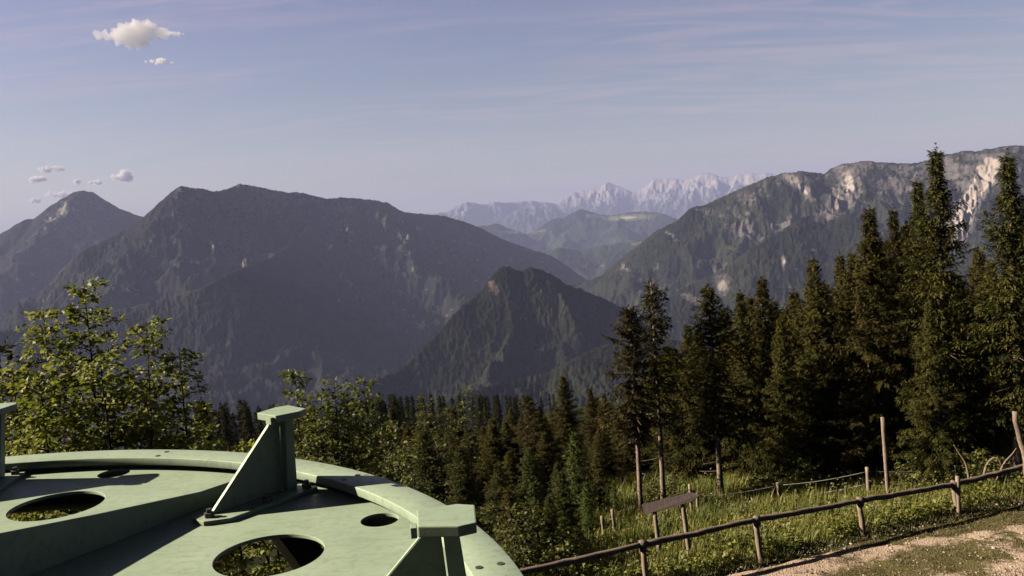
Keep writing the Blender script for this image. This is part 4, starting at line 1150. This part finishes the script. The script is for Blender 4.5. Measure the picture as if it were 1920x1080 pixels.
# ------------------------------------------------------------------ clouds
def mat_cloud(name, dens):
    m, nt = new_mat(name); T = NT(nt)
    v = T.n('ShaderNodeVolumeScatter'); v.inputs['Color'].default_value = (1, .985, .97, 1); v.inputs['Density'].default_value = dens; v.inputs['Anisotropy'].default_value = 0.0
    T.out(None, v.outputs[0]); return m
def cloud(px, py, wpx, hpx, d, seed, label, group='small fair weather clouds', n=26, flat=.5):
    hx, hy, sl = hdir(px, py); c = np.array([hx * d, hy * d, ZC + sl * d]); right = np.array([hy, -hx, 0]); fw = np.array([hx, hy, 0])
    g = np.random.default_rng(seed); k = d / F
    bm = bmesh.new()
    for i in range(n):
        u = max(-1, min(1, g.normal(0, .36))); e = max(.12, 1 - abs(u) ** 1.4)
        v = g.uniform(-flat, 1) * e * .75; w_ = g.normal(0, .3)
        r = hpx * k * .5 * g.uniform(.22, .62) * (.5 + .6 * e)
        pos = right * u * wpx * k * .5 + np.array([0, 0, 1]) * v * hpx * k * .42 + fw * w_ * hpx * k * .5
        q = bmesh.ops.create_icosphere(bm, subdivisions=2, radius=r)
        for vv in q['verts']: vv.co = Vector(np.array(vv.co) * np.array([1.25, 1.25, .8]) + pos)
    me = bpy.data.meshes.new('cloud'); bm.to_mesh(me); bm.free()
    t = bpy.data.objects.new('cloud_tmp', me); COL.objects.link(t)
    rm = t.modifiers.new('union', 'REMESH'); rm.mode = 'VOXEL'; rm.voxel_size = hpx * k / 46
    dg = bpy.context.evaluated_depsgraph_get(); me2 = bpy.data.meshes.new_from_object(t.evaluated_get(dg)); bpy.data.objects.remove(t)
    nv = len(me2.vertices); V = np.empty(nv * 3, np.float32); me2.vertices.foreach_get('co', V); V = V.reshape(-1, 3).astype(float)
    N = np.empty(nv * 3, np.float32); me2.vertex_normals.foreach_get('vector', N); N = N.reshape(-1, 3)
    s = hpx * k
    dp = (fbm(V[:, 0] / s * 4.5 + V[:, 2] / s * 3, V[:, 1] / s * 4 - V[:, 2] / s * 5.5, seed, 4) * .20 + fbm(V[:, 0] / s * 14 + V[:, 2] / s * 9, V[:, 1] / s * 12 - V[:, 2] / s * 15, seed + 3, 3) * .07) * s
    V = V + N * dp[:, None]; me2.vertices.foreach_set('co', V.astype(np.float32).ravel()); me2.update()
    me2.materials.clear(); me2.materials.append(mat_cloud('cloud_vapour', 2.6 / (hpx * k) if hpx > 40 else (2.4 if d < 29000 else 5.0) / (hpx * k)))
    o = obj('cloud', me2, None, c); tag(o, label, 'cloud', group); return o
cloud(256, 70, 125, 52, 22000, 1, 'largest of the small white clouds, puffy, high at the left', n=44)
cloud(322, 66, 60, 18, 22500, 2, 'thin wisp trailing off the right of the largest cloud', n=12)
cloud(302, 117, 48, 16, 22500, 3, 'small bright cloud just under the largest one', n=16)
cloud(98, 318, 50, 16, 30000, 4, 'small pinkish cloud highest above the left peak', n=14)
cloud(72, 340, 44, 17, 30000, 5, 'small pinkish cloud left of the left peak, below the highest one', n=14)
cloud(232, 333, 44, 24, 30000, 6, 'small rounded cloud right of the left peak', n=18)
cloud(184, 344, 46, 13, 30500, 7, 'faint low cloud bank between the left peak and the rounded cloud', n=12)
cloud(118, 366, 60, 20, 31000, 8, 'cloud hugging the left shoulder of the left peak', n=16)
cloud(66, 378, 28, 12, 31000, 9, 'tiny cloud low at the left of the left peak', n=10)
cloud(146, 342, 16, 12, 30500, 10, 'tiny puff right above the left peak', n=8)

# ------------------------------------------------------------------ air, sky, sun, camera
SUN = np.array([-.86, .07, .49]); SUN /= np.linalg.norm(SUN)
ELEV = math.asin(SUN[2])
def build_haze():
    x0, x1, y0, y1, za, zb = -40000, 40000, -9000, 42000, -852 + ZC, 1560
    me = bpy.data.meshes.new('haze')
    bm = bmesh.new(); bmesh.ops.create_cube(bm, size=1)
    for v in bm.verts:
        v.co = Vector((x1 if v.co.x > 0 else x0, y1 if v.co.y > 0 else y0, zb if v.co.z > 0 else za))
    bm.to_mesh(me); bm.free()
    m, nt = new_mat('air_haze'); T = NT(nt)
    v = T.n('ShaderNodeVolumePrincipled'); v.inputs['Color'].default_value = HAZE_COL; v.inputs['Density'].default_value = HAZE_D; v.inputs['Anisotropy'].default_value = HAZE_G
    T.out(None, v.outputs[0]); me.materials.append(m)
    o = obj('haze', me); tag(o, 'thin bluish summer haze filling the air over the valley', kind='stuff')
HAZE_COL = (.455, .525, .87, 1); HAZE_D = 4.0e-5; HAZE_G = 0.0
build_haze()

w = bpy.data.worlds.new('World'); scene.world = w; w.use_nodes = True
nt = w.node_tree; nt.nodes.clear(); T = NT(nt)
sky = T.n('ShaderNodeTexSky', sky_type='NISHITA'); sky.sun_disc = False
sky.sun_elevation = ELEV; sky.sun_rotation = math.atan2(SUN[0], SUN[1])
sky.altitude = 1400; sky.air_density = 1.0; sky.dust_density = 2.2; sky.ozone_density = 3.5
vec = T.coord('Generated')
sep = T.n('ShaderNodeSeparateXYZ'); T.set(sep, 0, vec); 
zz = T.math('MAXIMUM', sep.outputs[2], 0.02)
# thin high cirrus on a plane far overhead: direction / height
cx = T.math('DIVIDE', sep.outputs[0], T.math('ADD', zz, .12)); cy = T.math('DIVIDE', sep.outputs[1], T.math('ADD', zz, .12))
cmb = T.n('ShaderNodeCombineXYZ'); T.set(cmb, 0, cx); T.set(cmb, 1, cy)
mp = T.n('ShaderNodeMapping'); T.set(mp, 'Vector', cmb.outputs[0]); mp.inputs['Rotation'].default_value = (0, 0, R(-14)); mp.inputs['Scale'].default_value = (.75, 3.6, 1)
c1 = T.noise(mp.outputs[0], 1.3, 9, .66, 1.2); c2 = T.noise(mp.outputs[0], .32, 3, .5)
cir = T.math('MULTIPLY', T.mapr(c1, .45, .76), T.mapr(c2, .36, .52))
tint = T.mix(1.0, sky.outputs[0], T.mix(T.mapr(sep.outputs[2], .02, .26), (1.46, 1.10, .76, 1), (1.43, 1.0, .93, 1)), 'MULTIPLY')
col = T.mix(T.math('MULTIPLY', cir, .42), tint, (7.0, 5.2, 5.2, 1))
# added dimming overhead and behind the camera to cut ambient fill in shade
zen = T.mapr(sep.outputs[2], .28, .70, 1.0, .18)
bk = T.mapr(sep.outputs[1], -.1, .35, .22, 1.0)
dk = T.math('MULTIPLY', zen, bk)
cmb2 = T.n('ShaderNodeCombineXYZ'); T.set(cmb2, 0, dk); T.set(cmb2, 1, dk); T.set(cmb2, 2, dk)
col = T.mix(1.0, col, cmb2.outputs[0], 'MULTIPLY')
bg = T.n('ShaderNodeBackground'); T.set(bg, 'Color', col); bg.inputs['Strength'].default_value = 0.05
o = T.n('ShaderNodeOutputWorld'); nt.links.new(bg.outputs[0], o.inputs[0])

L = bpy.data.lights.new('sun', 'SUN'); L.energy = 4.9; L.angle = R(.5); L.color = (1.0, .85, .67)
s = bpy.data.objects.new('sun', L); COL.objects.link(s); s.location = (-30, 3, 40)
s.rotation_euler = Vector(SUN).to_track_quat('Z', 'Y').to_euler()

cam = bpy.data.cameras.new('camera'); cam.sensor_width = 36; cam.lens = 36 * F / W; cam.clip_start = .05; cam.clip_end = 200000
c = bpy.data.objects.new('camera', cam); COL.objects.link(c)
c.matrix_world = Matrix([[AX[i], AY[i], AZ[i], CAM[i]] for i in range(3)] + [[0, 0, 0, 1]])
scene.camera = c
vs = scene.view_settings; scene.display_settings.display_device = 'sRGB'
vs.view_transform = 'Standard'; vs.look = 'None'; vs.exposure = 1.12; vs.gamma = 1.0
scene.render.engine = 'CYCLES'; cy = scene.cycles
cy.use_denoising = True
try: cy.denoiser = 'OPENIMAGEDENOISE'
except Exception: pass
cy.max_bounces = 5; cy.diffuse_bounces = 0; cy.glossy_bounces = 2; cy.transmission_bounces = 3; cy.transparent_max_bounces = 24; cy.volume_bounces = 2
cy.caustics_reflective = False; cy.caustics_refractive = False
cy.sample_clamp_indirect = 4
